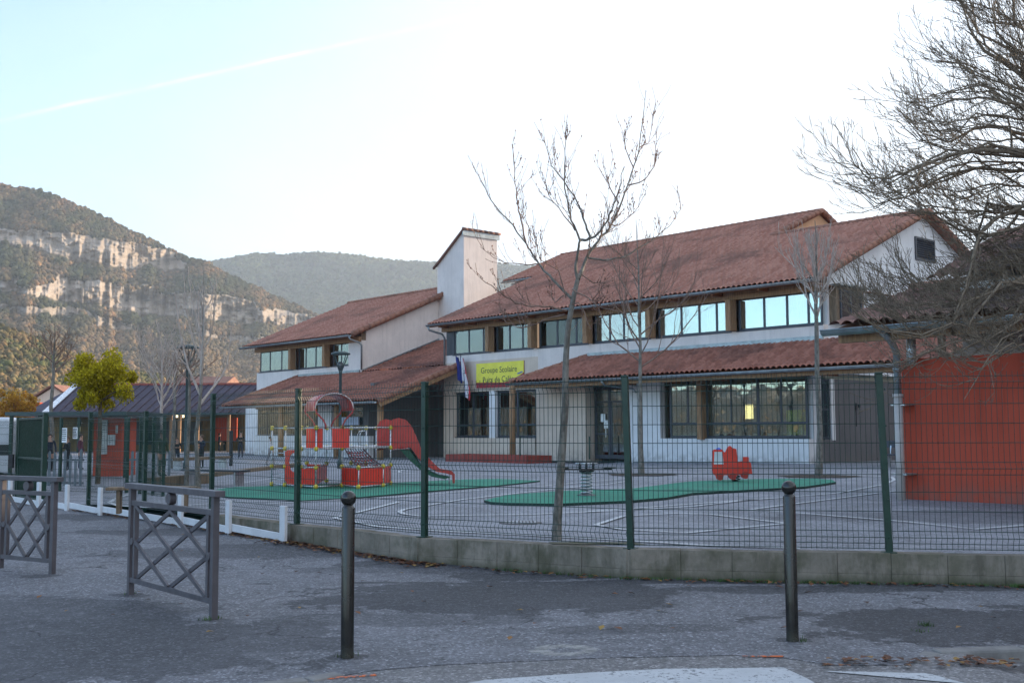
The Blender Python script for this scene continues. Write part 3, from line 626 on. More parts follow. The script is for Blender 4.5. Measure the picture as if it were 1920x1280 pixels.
def line(pxs, w_=.055, m=None):
    P = [pg(*q) for q in pxs]; out = []
    for i, p in enumerate(P):
        d = (P[min(i+1, len(P)-1)]-P[max(i-1, 0)]); d.z = 0; nrm = Vector((-d.y, d.x, 0)).normalized()*w_/2; out.append((p-nrm, p+nrm))
    vs = []; fs = []
    sub = []
    for (a, b), (c, d) in zip(out, out[1:]):
        n = max(1, int((c-a).length/.7))
        for j in range(n): t = j/n; sub.append((a.lerp(c, t), b.lerp(d, t)))
    sub.append(out[-1])
    for a, b in sub: vs += [(a.x, a.y, gp(a.x, a.y)+.014), (b.x, b.y, gp(b.x, b.y)+.014)]
    fs = [(2*i, 2*i+2, 2*i+3, 2*i+1) for i in range(len(sub)-1)]
    m.add(vs, fs)
lm = MB()
L = [[(747, 942), (627, 972)], [(627, 972), (707, 988), (833, 997), (968, 1003), (1133, 1012), (1250, 1019), (1330, 1024), (1500, 1029)],
     [(1420, 936), (1300, 950), (1140, 959), (1000, 965), (867, 967), (785, 968), (757, 964.5), (749, 960), (757, 956), (790, 950), (867, 937), (1033, 918), (1140, 908), (1180, 902)],
     [(1100, 960), (1292, 946), (1472, 933), (1570, 925), (1660, 908), (1677, 900), (1672, 895), (1634, 892), (1560, 890)],
     [(1117, 985), (1170, 968), (1271, 963), (1331, 965), (1476, 982), (1288, 1000), (1164, 993), (1117, 985)],
     [(1677, 921), (1407, 956), (1527, 965), (1698, 979), (1830, 993), (1990, 980)],
     [(990, 893), (880, 889), (790, 889), (752, 886.5), (747, 884.5), (756, 881.5), (860, 879), (960, 880)],
     [(500, 945), (733, 933), (917, 918), (1010, 912), (1180, 897)], [(440, 908), (537, 894)], [(330, 950), (440, 941), (560, 939), (658, 937), (800, 930)],
     [(240, 928), (215, 936), (205, 943), (222, 949), (290, 953), (400, 956)], [(880, 876), (1040, 874), (1200, 876), (1400, 884), (1560, 881)], [(1000, 885), (1200, 884), (1320, 888)]]
for pl in L: line(pl, .08, lm)
tag(lm.build('playground_line', m_line), kind='structure')
# ---- green safety surfacing
m_grn = None
t = NT('green_rubber'); n_ = t.noise(120, 3, .8); c_ = t.mix(t.ramp(t.noise(1.2, 5, .6), .3, .7), (.018, .20, .125), (.03, .27, .165)); c_ = t.mix(t.ramp(n_, .4, .7, 0, .4), c_, (.01, .11, .075)); c_ = t.mix(t.ramp(t.noise(2.2, 6, .75), .48, .62, 0, .6), c_, (.06, .15, .115)); c_ = t.mix(t.ramp(t.noise(6, 6, .75), .56, .64, 0, .5), c_, (.015, .12, .09)); t.bump(n_, .4, .006); m_grn = t.fin(c_, .85)
def surf(label, pxs, h):
    P = [pg(*q) for q in pxs]; n = len(P); cx = sum(p.x for p in P)/n; cy = sum(p.y for p in P)/n
    top = [(p.x, p.y, gp(p.x, p.y)+h) for p in P]; bot = [(p.x, p.y, gp(p.x, p.y)-.02) for p in P]
    m = MB(); m.add(top+bot, [tuple(range(n))]+[(i, i+n, (i+1) % n+n, (i+1) % n) for i in range(n)]); m.m[1:] = [1]*n
    return tag(m.build('safety_surface', [m_grn, pm('surface_edge', (.02, .05, .04), .9)]), label, 'rubber flooring', 'green rubber surfaces in the playground', None)
surf('kidney-shaped green rubber surface under the two spring toys', [(908, 942), (952, 932), (1043, 924.5), (1112, 922), (1181, 920), (1250, 911), (1290, 906), (1360, 902.5), (1425, 901), (1529, 900), (1560, 902.5), (1567, 907), (1508, 916), (1404, 922), (1300, 928), (1250, 937), (1181, 943), (1043, 949), (952, 947.5), (920, 945.5)][::-1], .045)
surf('larger green rubber surface under the red climbing frame', [(1013, 903), (933, 899.5), (853, 901), (733, 907), (640, 908), (540, 912), (440, 915), (395, 921), (385, 928), (430, 934), (500, 937), (567, 941), (667, 935), (800, 923), (933, 912), (990, 906)][::-1], .03)
# ================================================================== LOW WALL AND WHITE EDGING
tw = NT('stained_concrete_block'); x, y, z = tw.sep(); nn1 = tw.noise(1.6, 6, .65); nn2 = tw.noise(8, 5, .7)
cw = tw.mix(tw.ramp(nn1, .3, .7), (.29, .25, .205), (.185, .16, .13)); cw = tw.mix(tw.ramp(nn2, .45, .75, 0, .5), cw, (.10, .10, .075))
st_ = tw.noise(1., 5, .7, tw.comb(tw.math('MULTIPLY', x, 5.), tw.math('MULTIPLY', y, 5.), tw.math('MULTIPLY', z, 1.2))); cw = tw.mix(tw.math('MULTIPLY', tw.ramp(st_, .45, .66), .6), cw, (.085, .078, .055)); cw = tw.mix(tw.math('MULTIPLY', tw.ramp(tw.noise(2.2, 5, .6), .45, .62), .55), cw, (.08, .08, .045)); cw = tw.mix(tw.ramp(z, .0, .1, .6, 0.), cw, (.05, .055, .03)); tw.bump(nn2, .5, .01); tw.bump(tw.noise(60, 4, .7), .5, .008); m_block = tw.fin(cw, .92, spec=.2)
wp = [at(408, 967, 16.1)]+[at(px, 960, Y) for px, Y in fence_px[5:]]+[Vector((6.25, 10.4, 0)), Vector((12, 9.5, 0))]
wm = MB(); acc = 0
for a, b in zip(wp, wp[1:]):
    a = Vector((a.x, a.y, 0)); b = Vector((b.x, b.y, 0)); n = max(1, round((b-a).length/.5)); dd = (b-a).normalized()
    for i in range(n):
        p = a.lerp(b, i/n); q = a.lerp(b, (i+1)/n); jz = random.uniform(-.004, .004)
        e = .0018; p2 = p+dd*e; q2 = q-dd*e; nr = Vector((dd.y, -dd.x, 0)); j = random.uniform(-.004, .004)
        def blk(z0, z1, w0): wm.add([(*(p2+nr*(w0+j)).xy, z0), (*(q2+nr*(w0+j)).xy, z0), (*(q2-nr*.1).xy, z0), (*(p2-nr*.1).xy, z0), (*(p2+nr*(w0+j)).xy, z1), (*(q2+nr*(w0+j)).xy, z1), (*(q2-nr*.1).xy, z1), (*(p2-nr*.1).xy, z1)], [(0, 3, 2, 1), (4, 5, 6, 7), (0, 1, 5, 4), (1, 2, 6, 5), (2, 3, 7, 6), (3, 0, 4, 7)])
        blk(.095, .292+jz, .1)
        if (i % 2) == 0: pass
        blk(-.15, .0935, .104)
    wm.bar(a+Vector((0, 0, .07)), b+Vector((0, 0, .07)), .17, .40); wm.lathe([(.093, -.1), (.093, .284)], (b.x, b.y, 0), 16)
tag(wm.build('low_wall', m_block, bevel=.003), 'low grey concrete-block wall, mossy, under the green mesh fence', 'wall')
m_wedge = pm('white_painted_board', (.62, .62, .64), .55, 0, .08, 3., .2)
ed = empty('edging', (0, 0, 0), 0, 'low white board edging on short white posts along the pavement, left of the concrete wall', 'edging')
ep = [sg(x, y) for x, y in ((-40, 938), (18, 944), (72, 950), (125, 957), (187, 965), (338, 987), (428, 1002), (531, 1017))]
for a, b in zip(ep, ep[1:]): MB().bar(a+Vector((0, .05, .10)), b+Vector((0, .05, .06)), .03, .10).build('plank', m_wedge, ed, bevel=.005)
for i, a in enumerate(ep[1:]):
    d = (ep[i+1]-ep[i]).normalized(); m = MB(); a0 = Vector((a.x, a.y, gs(a.x, a.y)-.05)); 
    m.bar(a0-d*.028, a0-d*.028+Vector((0, 0, .52)), .045, .07, up=(d.x, d.y, 0)); m.bar(a0+d*.028, a0+d*.028+Vector((0, 0, .52)), .045, .07, up=(d.x, d.y, 0)); m.build('post', m_wedge, ed, bevel=.005)
# ================================================================== GREEN MESH FENCE
fence = empty('mesh_fence', (0, 0, 0), 0, 'green welded-mesh fence with square posts along the playground', 'fence')
def panel(a, b, z0, z1, parent, name='mesh_panel', hs=None, folds=None):
    a = Vector((a[0], a[1], 0)); b = Vector((b[0], b[1], 0)); L_ = (b-a).length; d = (b-a)/L_; nr = Vector((d.y, -d.x, 0)); H = z1-z0; s = H/1.75
    prof = [(0, .03), (0, .09*s), (.035, .15*s), (0, .21*s), (0, .76*s), (.035, .82*s), (0, .88*s), (0, 1.60*s), (.035, 1.66*s), (0, 1.72*s), (0, 1.765*s)]
    n = int(L_/.05); m = MB(); r_ = .0031
    for i in range(n+1):
        c = a+d*(i*L_/n); base = len(m.v)
        for o_, z in prof:
            q = c+nr*o_; 
            for k_ in range(3): t_ = 2*math.pi*k_/3+.5; m.v.append((q.x+math.cos(t_)*r_, q.y+math.sin(t_)*r_, z0+z))
        for j in range(len(prof)-1):
            for k_ in range(3): q0 = base+j*3+k_; q1 = base+j*3+(k_+1) % 3; m.f.append((q0, q1, q1+3, q0+3)); m.m.append(0)
    for z, o_ in ((.04, 0), (.09, 0), (.15, .035), (.21, 0), (.40, 0), (.59, 0), (.76, 0), (.82, .035), (.88, 0), (1.07, 0), (1.26, 0), (1.45, 0), (1.60, 0), (1.66, .035), (1.72, 0)):
        off = nr*o_+Vector((0, 0, z0+z*s)); m.tube([a+off, b+off], .0035, 4, caps=False)
    return m.build(name, m_wire, parent)
def post(x, y, z0, z1, d, parent, cap=True, w_=.062, lean=0.):
    m = MB(); up = (d[0], d[1], 0); m.bar((x, y, z0), (x+lean, y, z1), w_, w_*1.05, up=up); m.bar((x+lean, y, z1), (x+lean, y, z1+.02), w_+.008, w_+.01, up=up)
    m.bar((x, y, z0), (x, y, z0+.012), .15, .13, up=up)
    for q in np.linspace(z0+.15, z1-.15, 5): m.ball((x+d[1]*.034, y-d[0]*.034, q), .012, 6, 4)
    return m.build('post', m_green, parent, bevel=.006)
FP_ = FX[2:11]; FP_.append(FX[11]); FP_.append(FX[12])
zb = [.0, .05, .08, .1, .29, .29, .29, .29, .29, .29, .29]; zt = [1.80, 1.86, 1.84, 1.82, 2.04, 2.04, 2.04, 2.04, 2.04, 2.04, 2.04]
for i, (x, y) in enumerate(FP_):
    q = FP_[min(i+1, len(FP_)-1)]; p = FP_[max(i-1, 0)]; d = Vector((q[0]-p[0], q[1]-p[1], 0)).normalized()
    lean = 0
    post(x, y, zb[i], zt[i], d, fence, w_=.062 if i > 1 else .09, lean={7: -.04, 8: -.05}.get(i, 0.))
    if i < len(FP_)-1:
        z0 = max(zb[i], zb[i+1]) if i >= 4 else (.13 if i != 3 else .29)
        a = Vector((x, y)); b = Vector(q); e = (b-a).normalized()*.036
        if i >= 1 and i != 1: panel(a+e, b-e, z0 if i != 3 else .1, (2.04 if i >= 4 else 1.82), fence)
# inner mesh fence of the entrance lobby, just behind
inner = empty('mesh_fence', (0, 0, 0), 0, 'second dark green mesh fence behind the first one, around the entrance at the left', 'fence')
IP = [at(px_, 900, Y_) for px_, Y_ in ((62, 25.5), (112, 25.1), (238, 24.2), (262, 23.6), (287, 22.6), (306, 21.8))]
for i_, p_ in enumerate(IP):
    q_ = IP[min(i_+1, 5)]; q0_ = IP[max(i_-1, 0)]; d_ = Vector((q_.x-q0_.x, q_.y-q0_.y, 0)).normalized(); post(p_.x, p_.y, .02, 1.80, d_, inner, w_=.06)
    if i_ < 5 and i_ != 2: panel((p_.x, p_.y), (q_.x, q_.y), .08, 1.78, inner)
# gate left of the posts: solid-looking dense mesh leaf
gate = empty('gate', (*FP_[0], 0), 0, 'tall dark green gate with close mesh infill at the left end of the fence', 'gate')
g0 = Vector((*FP_[0], 0)); g1 = Vector((*FP_[1], 0)); gd = (g1-g0); 
def rel(p): return (p[0]-g0.x, p[1]-g0.y)
A_ = rel(g0+gd*.05); B_ = rel(g0+gd*.95)
gm_ = MB(); 
for p in (A_, B_): gm_.bar((*p, .1), (*p, 1.8), .06, .06, up=(gd.x, gd.y, 0))
for z in (.12, .95, 1.78): gm_.bar((*A_, z), (*B_, z), .05, .05)
gm_.build('gate_frame', m_green, gate, bevel=.005)
q = MB(); n = 42
for i in range(n): t_ = (i+.5)/n; p = (A_[0]+(B_[0]-A_[0])*t_, A_[1]+(B_[1]-A_[1])*t_); q.bar((*p, .14), (*p, 1.76), .022, .012, up=(gd.x, gd.y, 0))
q.build('gate_infill', m_green, gate)
lb = rel(g0+gd*-.03); MB().box(lb[0]-.14, lb[0]-.04, lb[1]-.12, lb[1]-.04, .72, 1.02).build('lock_box', m_dark, gate)
panel((FX[1][0], FX[1][1]), FP_[0], .0, 1.75, fence)
# notices wired to the fence
for (x0, y0, x1, y1, lab) in ((117, 802, 138, 829, 'white printed notice wired to the mesh fence, the larger left one'), (138, 801, 157, 822, 'white printed notice wired to the mesh fence, the smaller right one')):
    fr = (FP_[2][1]+FP_[1][1])/2; pc_ = at((x0+x1)/2, (y0+y1)/2, fr); nt = empty('notice', pc_, math.atan2(FP_[2][1]-FP_[1][1], FP_[2][0]-FP_[1][0]), lab, 'notice', 'paper notices on the fence'); sc_ = fr/FP*1.2
    w_ = (x1-x0)*sc_/2*1.05; h_ = (y1-y0)*fr/FP/2
    MB().box(-w_, w_, -.07, -.064, -h_, h_).build('sheet', pm('paper_white', (.8, .8, .8), .8), nt)
    tm = MB()
    for r__ in range(6):
        z = h_*.75-r__*h_*.28; xx = -w_*.85
        while xx < w_*.7: L_ = random.uniform(.03, .07); tm.box(xx, min(xx+L_, w_*.85), -.073, -.0705, z-.011, z+.011); xx += L_+.02
    tm.build('printing', m_dark, nt)
# ================================================================== BOLLARDS AND BARRIERS
t = NT('bronze_bollard_paint'); n_ = t.noise(6, 5, .6); c_ = t.mix(t.ramp(n_, .35, .65), (.009, .009, .008), (.016, .014, .012)); sc__ = t.noise(14, 6, .8, t.comb(t.math('MULTIPLY', t.sep()[0], 2.), t.math('MULTIPLY', t.sep()[1], 2.), t.math('MULTIPLY', t.sep()[2], 1.)))
c_ = t.mix(t.ramp(sc__, .68, .72, 0, .8), c_, (.30, .27, .24)); c_ = t.mix(t.ramp(t.sep()[2], 0., .12, .6, 0.), c_, (.06, .06, .045)); m_bollard = t.fin(c_, t.ramp(n_, .3, .7, .16, .30), .1, .7)
def bollard(px, py, ptop, lab):
    b = sg(px, py); hgt = (py-ptop)*b.y/FP; o = empty('bollard', b, 0, lab, 'bollard', 'ball-topped bollards on the pavement'); r_ = .0435
    MB().lathe([(r_*1.02, -.05), (r_*1.02, .0), (r_, .02), (r_, hgt-.115), (r_*.97, hgt-.112), (r_*.6, hgt-.09), (r_*.5, hgt-.085)], n=28).build('shaft', m_bollard, o, True)
    MB().ball((0, 0, hgt-.051), .052, 24, 16).lathe([(.028, hgt-.1), (.026, hgt-.088)], n=16).build('ball', m_bollard, o, True); return o
bollard(651, 1232, 928, 'dark metal bollard with a round ball top, between the barriers and the tree'); bollard(1486, 1200, 908, 'dark metal bollard with a ball top in front of the green spring-toy surface')
m_barr = pm('taupe_barrier_paint', (.092, .083, .092), .5, .0, .14, 5., .2, spec=.45)
def barrier(a, b, lab):
    a = Vector(a); b = Vector(b); L_ = (b-a).xy.length; o = empty('barrier', a, math.atan2(b.y-a.y, b.x-a.x), lab, 'barrier', 'cross-braced barriers on the pavement'); H = 1.0
    for x in (.03, L_-.03): MB().box(x-.027, x+.027, -.027, .027, -.1, H-.03).build('post', m_barr, o, bevel=.003)
    MB().box(-.06, L_+.06, -.045, .045, H-.028, H+.022).build('handrail', m_barr, o, bevel=.004)
    f0, f1, z0, z1 = .13, L_-.13, .16, .82; w_ = .022
    f = MB(); f.box(.058, L_-.058, -w_, w_, z1, z1+.045).box(.058, L_-.058, -w_, w_, z0-.045, z0).box(f0-.02, f0+.02, -w_+.002, w_-.002, z0, z1).box(f1-.02, f1+.02, -w_+.002, w_-.002, z0, z1).build('frame', m_barr, o, bevel=.002)
    xm, zm_ = (f0+f1)/2, (z0+z1)/2; a0, a1 = f0+.02, f1-.02; e = .012
    for j, (p, q) in enumerate((((a0, z1), (a1, z0)), ((a0, zm_), (xm, z0)), ((xm, z1), (a1, zm_)), ((a1, z1), (a0, z0)), ((xm, z1), (a0, zm_)), ((a1, zm_), (xm, z0)))):
        y = -e if j < 3 else e; MB().bar((p[0], y, p[1]), (q[0], y, q[1]), .02, .034).build('brace', m_barr, o)
    def disc(c, r_): MB().tube([(c[0], -.03, c[1]), (c[0], .03, c[1])], r_, 18).build('roundel', m_barr, o, bevel=.004)
    disc((xm, (z1+.045+H-.03)/2), (H-.03-z1-.045)/2); disc((.095, zm_), .033); disc((L_-.095, zm_), .033)
    return o
barrier(sg(242, 1113), sg(403, 1160), 'grey-brown steel barrier with diamond cross-bracing, whole, in front of the white edging')
p = sg(101, 1076); q = Vector((p.x-.82, p.y+.50, 0)); barrier(q, p, 'grey-brown steel barrier with diamond cross-bracing, cut off by the left edge of the photo')
# ================================================================== STREET DETAILS
t = NT('fallen_leaf'); oi = t.n.new('ShaderNodeAttribute'); oi.attribute_name = 'tile'
rr = t.n.new('ShaderNodeValToRGB'); t.L(oi.outputs[2], rr.inputs[0]); e = rr.color_ramp.elements; e[0].color = (.05, .022, .012, 1); e[1].color = (.30, .20, .045, 1); el = e.new(.45); el.color = (.13, .045, .018, 1); el = e.new(.7); el.color = (.22, .08, .02, 1); m_leaf = t.fin(rr.outputs[0], .75)
def leaves(name, pts, label, sz=(.02, .045)):
    V = []; F = []; fa = []
    for p in pts:
        s = random.uniform(*sz); a = random.uniform(0, 6.28); tl = random.uniform(-.6, .6); b = len(V)
        for u, v, w_ in ((-1, 0, 0), (-.2, -.62, .25), (1, 0, .1), (-.2, .62, .25)):
            x = u*s*math.cos(a)-v*s*math.sin(a); y = u*s*math.sin(a)+v*s*math.cos(a); V.append((p[0]+x, p[1]+y, p[2]+.008+abs(w_*s)+u*s*tl*.4+s*.25))
        F += [(b, b+1, b+2, b+3)]; fa.append(random.random()**1.4)
    o = npmesh(name, V, F, m_leaf, fattr=fa); return tag(o, label, 'leaves', None, 'stuff')
LP = []
def wallfront(t_):                                      # a point at the foot of the wall / edging
    P = [Vector((x, y, 0)) for x, y in FX[4:13]]; n = len(P)-1; i = min(n-1, int(t_*n)); return P[i].lerp(P[i+1], t_*n-i)
for _ in range(1500):
    t_ = random.random()**1.5; p = wallfront(t_); off = .17+abs(random.gauss(0, .10)); 
    if random.random() < .55: t_ = random.uniform(.28, .52); p = wallfront(t_); off = .17+abs(random.gauss(0, .13))
    x = p.x-off*.45; y = p.y-off*.9; LP.append((x, y, gs(x, y)))
for _ in range(90):
    p = sg(random.uniform(1540, 1920), random.uniform(1236, 1252)); LP.append((p.x, p.y, rz(p.x, p.y) if random.random() < .7 else 0))
for _ in range(70):
    x = random.uniform(-6, 5); y = random.uniform(8, yf(x)-.3); LP.append((x, y, gs(x, y)+mn(x, y)))
leaves('fallen_leaves', LP, 'dead brown and orange leaves gathered along the foot of the wall and edging')
def blades(name, spots, label, h=.038, n=18, spread=.06, col=(.05, .10, .02)):
    V = []; F = []
    for (x, y, z) in spots:
        for _ in range(n):
            a = random.uniform(0, 6.28); r_ = random.random()*spread; bx, by = x+r_*math.cos(a), y+r_*math.sin(a); hh = h*random.uniform(.4, 1.2); a2 = random.uniform(0, 6.28); w_ = .004; b = len(V); ln = random.uniform(.3, .9)*hh
            V += [(bx-w_*math.sin(a2), by+w_*math.cos(a2), z-.005), (bx+w_*math.sin(a2), by-w_*math.cos(a2), z-.005), (bx+ln*math.cos(a2), by+ln*math.sin(a2), z+hh)]; F.append((b, b+1, b+2))
    o = npmesh(name, V, F, pm('weed_green', col, .7, 0, .4, 5.)); return tag(o, label, 'weeds', None, 'stuff')
sp = []
for _ in range(170):
    t_ = random.choice((random.uniform(.55, .99), random.uniform(.62, .82))); p = wallfront(t_); off = .14+random.random()*.06; sp.append((p.x-off*.35, p.y-off*.95, gs(p.x, p.y)))
for bpx in ((651, 1232), (1486, 1200), (403, 1160), (242, 1113)):
    p = sg(*bpx)
    for _ in range(2): sp.append((p.x+random.uniform(-.07, .07), p.y+random.uniform(-.05, .07), gs(p.x, p.y)))
for _ in range(5): p = sg(random.uniform(1720, 1760), random.uniform(1170, 1190)); sp.append((p.x, p.y, 0))
blades('weeds', sp, 'small green weeds growing at the foot of the wall and the posts')
t = NT('worn_cement'); n_ = t.noise(9, 6, .7); m_cem = t.fin(t.mix(t.ramp(n_, .35, .6), (.09, .09, .095), (.17, .165, .16)), .9)
p = pg(976, 980); mh = MB().lathe([(.28, -.02), (.28, .008), (.25, .012)], (p.x, p.y, p.z), 28); mo = mh.build('manhole_cover', pm('cast_iron', (.08, .075, .08), .6, .4)); tag(mo, 'round iron manhole cover with pale studs, in the playground behind the fence', 'manhole cover')
st = MB()
for i in range(-5, 6):
    for j in range(-5, 6):
        if i*i+j*j < 24: st.box(p.x+i*.048-.013, p.x+i*.048+.013, p.y+j*.048-.013, p.y+j*.048+.013, p.z+.01, p.z+.018)
st.build('stud', pm('worn_stud', (.5, .5, .52), .6), mo)
# ================================================================== PLAY EQUIPMENT
ply = empty('climbing_frame', (0, 0, 0), 0, 'climbing frame of silver tubes with yellow joints, red panels and a red arched roof', 'play structure')
ZL = [.36, .75, 1.13, 1.565]
C_ = {}
for nme, x, y in (('a', 509, 913), ('b', 534, 914.5), ('c', 564, 917), ('d', 592, 918.5), ('e', 641, 915.5), ('f', 672, 918.5), ('g', 718, 915), ('h', 732, 911), ('i', 612, 906), ('j', 658, 904), ('k', 686, 907), ('l', 575, 904), ('m', 705, 903)):
    q = pg(x, y); C_[nme] = q
def V3(n, z): return Vector((C_[n].x, C_[n].y, z))
levels = {'a': (0, 1, 2, 3), 'b': (0, 1, 2, 3), 'c': (0, 1, 2, 3), 'd': (0, 1, 2, 3), 'e': (0, 1, 2, 3), 'f': (0, 1), 'g': (0, 1), 'h': (0, 1, 2, 3), 'i': (0, 1, 2, 3), 'j': (0, 1, 2, 3), 'k': (0, 1, 2, 3), 'l': (0, 1, 2, 3), 'm': (2, 3)}
for n_, lv_ in levels.items():
    MB().tube([V3(n_, .29 if 0 in lv_ else .29), V3(n_, ZL[lv_[-1]])], .016, 8).build('upright', m_silver, ply, True)
    for l_ in lv_: MB().ball(V3(n_, ZL[l_]), .05, 12, 8).build('joint', m_yball, ply, True)
def rail(a, b, l_, r_=.015): MB().tube([V3(a, ZL[l_]), V3(b, ZL[l_])], r_, 8).build('rail', m_silver, ply, True)
for a, b in ('ab', 'bc', 'cd', 'de', 'eh', 'li', 'ij', 'jk', 'km', 'bl', 'mh'):
    for l_ in (2, 3): rail(a, b, l_)
for a, b in ('ab', 'bc', 'cd', 'de', 'ef', 'fg', 'gh', 'li', 'bl'): rail(a, b, 0)
for a, b in ('cd', 'ef', 'fg', 'gh', 'di', 'ek'): rail(a, b, 1)
def pan(a, b, z0, z1, hole=False, name='red_panel'):
    p = V3(a, 0); q = V3(b, 0); d = (q-p).normalized(); L_ = (q-p).length; nr = Vector((d.y, -d.x, 0))*.012
    s0, s1 = .02, L_-.02
    if not hole: m = MB().prism([p+d*s0+Vector((0, 0, z0)), p+d*s1+Vector((0, 0, z0)), p+d*s1+Vector((0, 0, z1)), p+d*s0+Vector((0, 0, z1))], nr)
    else:
        m = MB(); n = 24; cc = p+d*(L_*.55)+Vector((0, 0, (z0+z1)/2+.1)); rad = min(L_*.38, .2); ring = []; out = []
        for i in range(n):
            a_ = 2*math.pi*i/n; u, w_ = math.cos(a_), math.sin(a_); ring.append(cc+d*(u*rad)+Vector((0, 0, w_*rad)))
            sx_ = (s1-(L_*.55)) if u > 0 else (L_*.55-s0); sz_ = (z1-cc.z) if w_ > 0 else (cc.z-z0); t_ = min(sx_/abs(u) if abs(u) > 1e-6 else 9, sz_/abs(w_) if abs(w_) > 1e-6 else 9); out.append(cc+d*(u*t_)+Vector((0, 0, w_*t_)))
        m.add([*ring, *out, *[v+nr for v in ring], *[v+nr for v in out]], [(i, (i+1) % n, (i+1) % n+n, i+n) for i in range(n)]+[(i+2*n, i+3*n, (i+1) % n+3*n, (i+1) % n+2*n) for i in range(n)]+[(i, i+2*n, (i+1) % n+2*n, (i+1) % n) for i in range(n)])
    return m.build(name, m_redp, ply)
pan('b', 'c', .38, 1.1, True); pan('c', 'd', .40, .72); pan('d', 'i', .40, .72); pan('e', 'f', .38, .73); pan('f', 'g', .38, .73); pan('g', 'h', .38, .73); pan('l', 'i', .4, .72)
# raised front panels
for x0, x1 in ((583, 613), (630, 661)):
    a = at(x0, 0, C_['d'].y+.02); b = at(x1, 0, C_['d'].y+.02); MB().box(a.x, b.x, C_['d'].y+.05, C_['d'].y+.065, ZL[2]+.02, ZL[3]-.02).build('red_panel', m_redp, ply)
dk = MB(); dk.prism([V3('b', ZL[2]+.01), V3('c', ZL[2]+.01), V3('d', ZL[2]+.01), V3('e', ZL[2]+.01), V3('h', ZL[2]+.01), V3('m', ZL[2]+.01), V3('k', ZL[2]+.01), V3('j', ZL[2]+.01), V3('l', ZL[2]+.01)], (0, 0, .025)); dk.build('deck', m_steelw, ply)
for z in (.47, .58, .69, .80, .93, 1.03): MB().tube([V3('a', z), V3('b', z)], .010, 6).build('rung', m_silver, ply, True)
# handles
for x, s in ((641, 1), (690, -1), (686, -1)):
    p = at(x, 0, C_['e'].y-.02); MB().tube([(p.x, p.y, 1.50), (p.x+.07*s, p.y-.03, 1.49), (p.x+.1*s, p.y-.04, 1.42), (p.x+.1*s, p.y-.04, 1.28), (p.x+.07*s, p.y-.03, 1.21), (p.x, p.y, 1.2)], .011, 8).build('handle', m_silver, ply, True)
MB().tube([V3('a', 1.5), V3('a', 1.48)+Vector((.02, -.12, 0)), V3('a', 1.25)+Vector((.02, -.12, 0)), V3('a', 1.2)], .012, 8).build('handle', m_silver, ply, True)
# arched roof on curved legs
yc0, yc1 = C_['d'].y+.0, C_['d'].y+.75
xa, xb = at(599, 0, yc0).x, at(669, 0, yc0).x; ar = []; ra = (xb-xa)/2; xc = (xa+xb)/2
for i in range(19): a_ = math.pi*i/18; ar.append((xc-ra*math.cos(a_), 1.93+.34*math.sin(a_)**.9))
rm = MB(); n = len(ar)
for yy in (yc0, yc1): pass
sh = -.36
vs = [(x, yc0, z) for x, z in ar]+[(x+sh, yc1, z) for x, z in ar]+[(x, yc0, z-.015) for x, z in ar]+[(x+sh, yc1, z-.015) for x, z in ar]
rm.add(vs, [(i, i+1, i+1+n, i+n) for i in range(n-1)]+[(i+2*n, i+3*n, i+1+3*n, i+1+2*n) for i in range(n-1)]+[(i, i+2*n, i+1+2*n, i+1) for i in range(n-1)]+[(i+n, i+1+n, i+1+3*n, i+3*n) for i in range(n-1)]); ro = rm.build('arched_roof', pm('faded_red', (.42, .05, .045), .4, 0, .12, 3.), ply, True)
MB().tube([(x, yc0-.004, z) for x, z in ar], .014, 6).build('edge_trim', pm('pale_trim', (.6, .45, .42), .5), ro, True)
for yy, s_ in ((yc0, 0), (yc1, sh)):
    for sgn in (-1, 1):
        x0 = xc+sgn*ra+s_; MB().tube([(x0, yy, 1.95), (x0-sgn*.03, yy, 1.87), (x0-sgn*.17, yy, 1.72), (x0-sgn*.22, yy, 1.62), (x0-sgn*.22, yy, 1.54)], .018, 8).build('roof_leg', pm('faded_red', (.42, .05, .045), .4), ply, True)
# rope net ramp
n0 = [V3('e', ZL[2]), V3('k', ZL[2]), V3('g', ZL[1]), V3('f', ZL[1])]; A, B = V3('e', ZL[2])+Vector((.05, 0, 0)), at(686, 0, C_['e'].y); B = Vector((B.x, B.y, ZL[2])); Cc, D = V3('g', ZL[1]), V3('f', ZL[1])
nt_ = MB()
for i in range(8):
    t_ = i/7; p = A.lerp(B, t_); q = D.lerp(Cc, t_); md = p.lerp(q, .5)+Vector((0, 0, -.05)); nt_.tube([p, md, q], .008 if 0 < i < 7 else .016, 5)
for i in range(1, 7):
    t_ = i/7; p = A.lerp(D, t_); q = B.lerp(Cc, t_); md = p.lerp(q, .5)+Vector((0, 0, -.05)); nt_.tube([p, md, q], .009, 5)
nt_.build('rope_net', pm('rope', (.12, .06, .07), .8), ply, True)
nt2 = MB()
for i in range(1, 7):
    for j in range(1, 7): t_, s_ = i/7, j/7; p = A.lerp(D, t_).lerp(B.lerp(Cc, t_), s_)+Vector((0, 0, -.04)); nt2.ball(p, .02, 6, 4)
nt2.build('rope_knot', pm('rope_red', (.45, .05, .04), .6), ply)
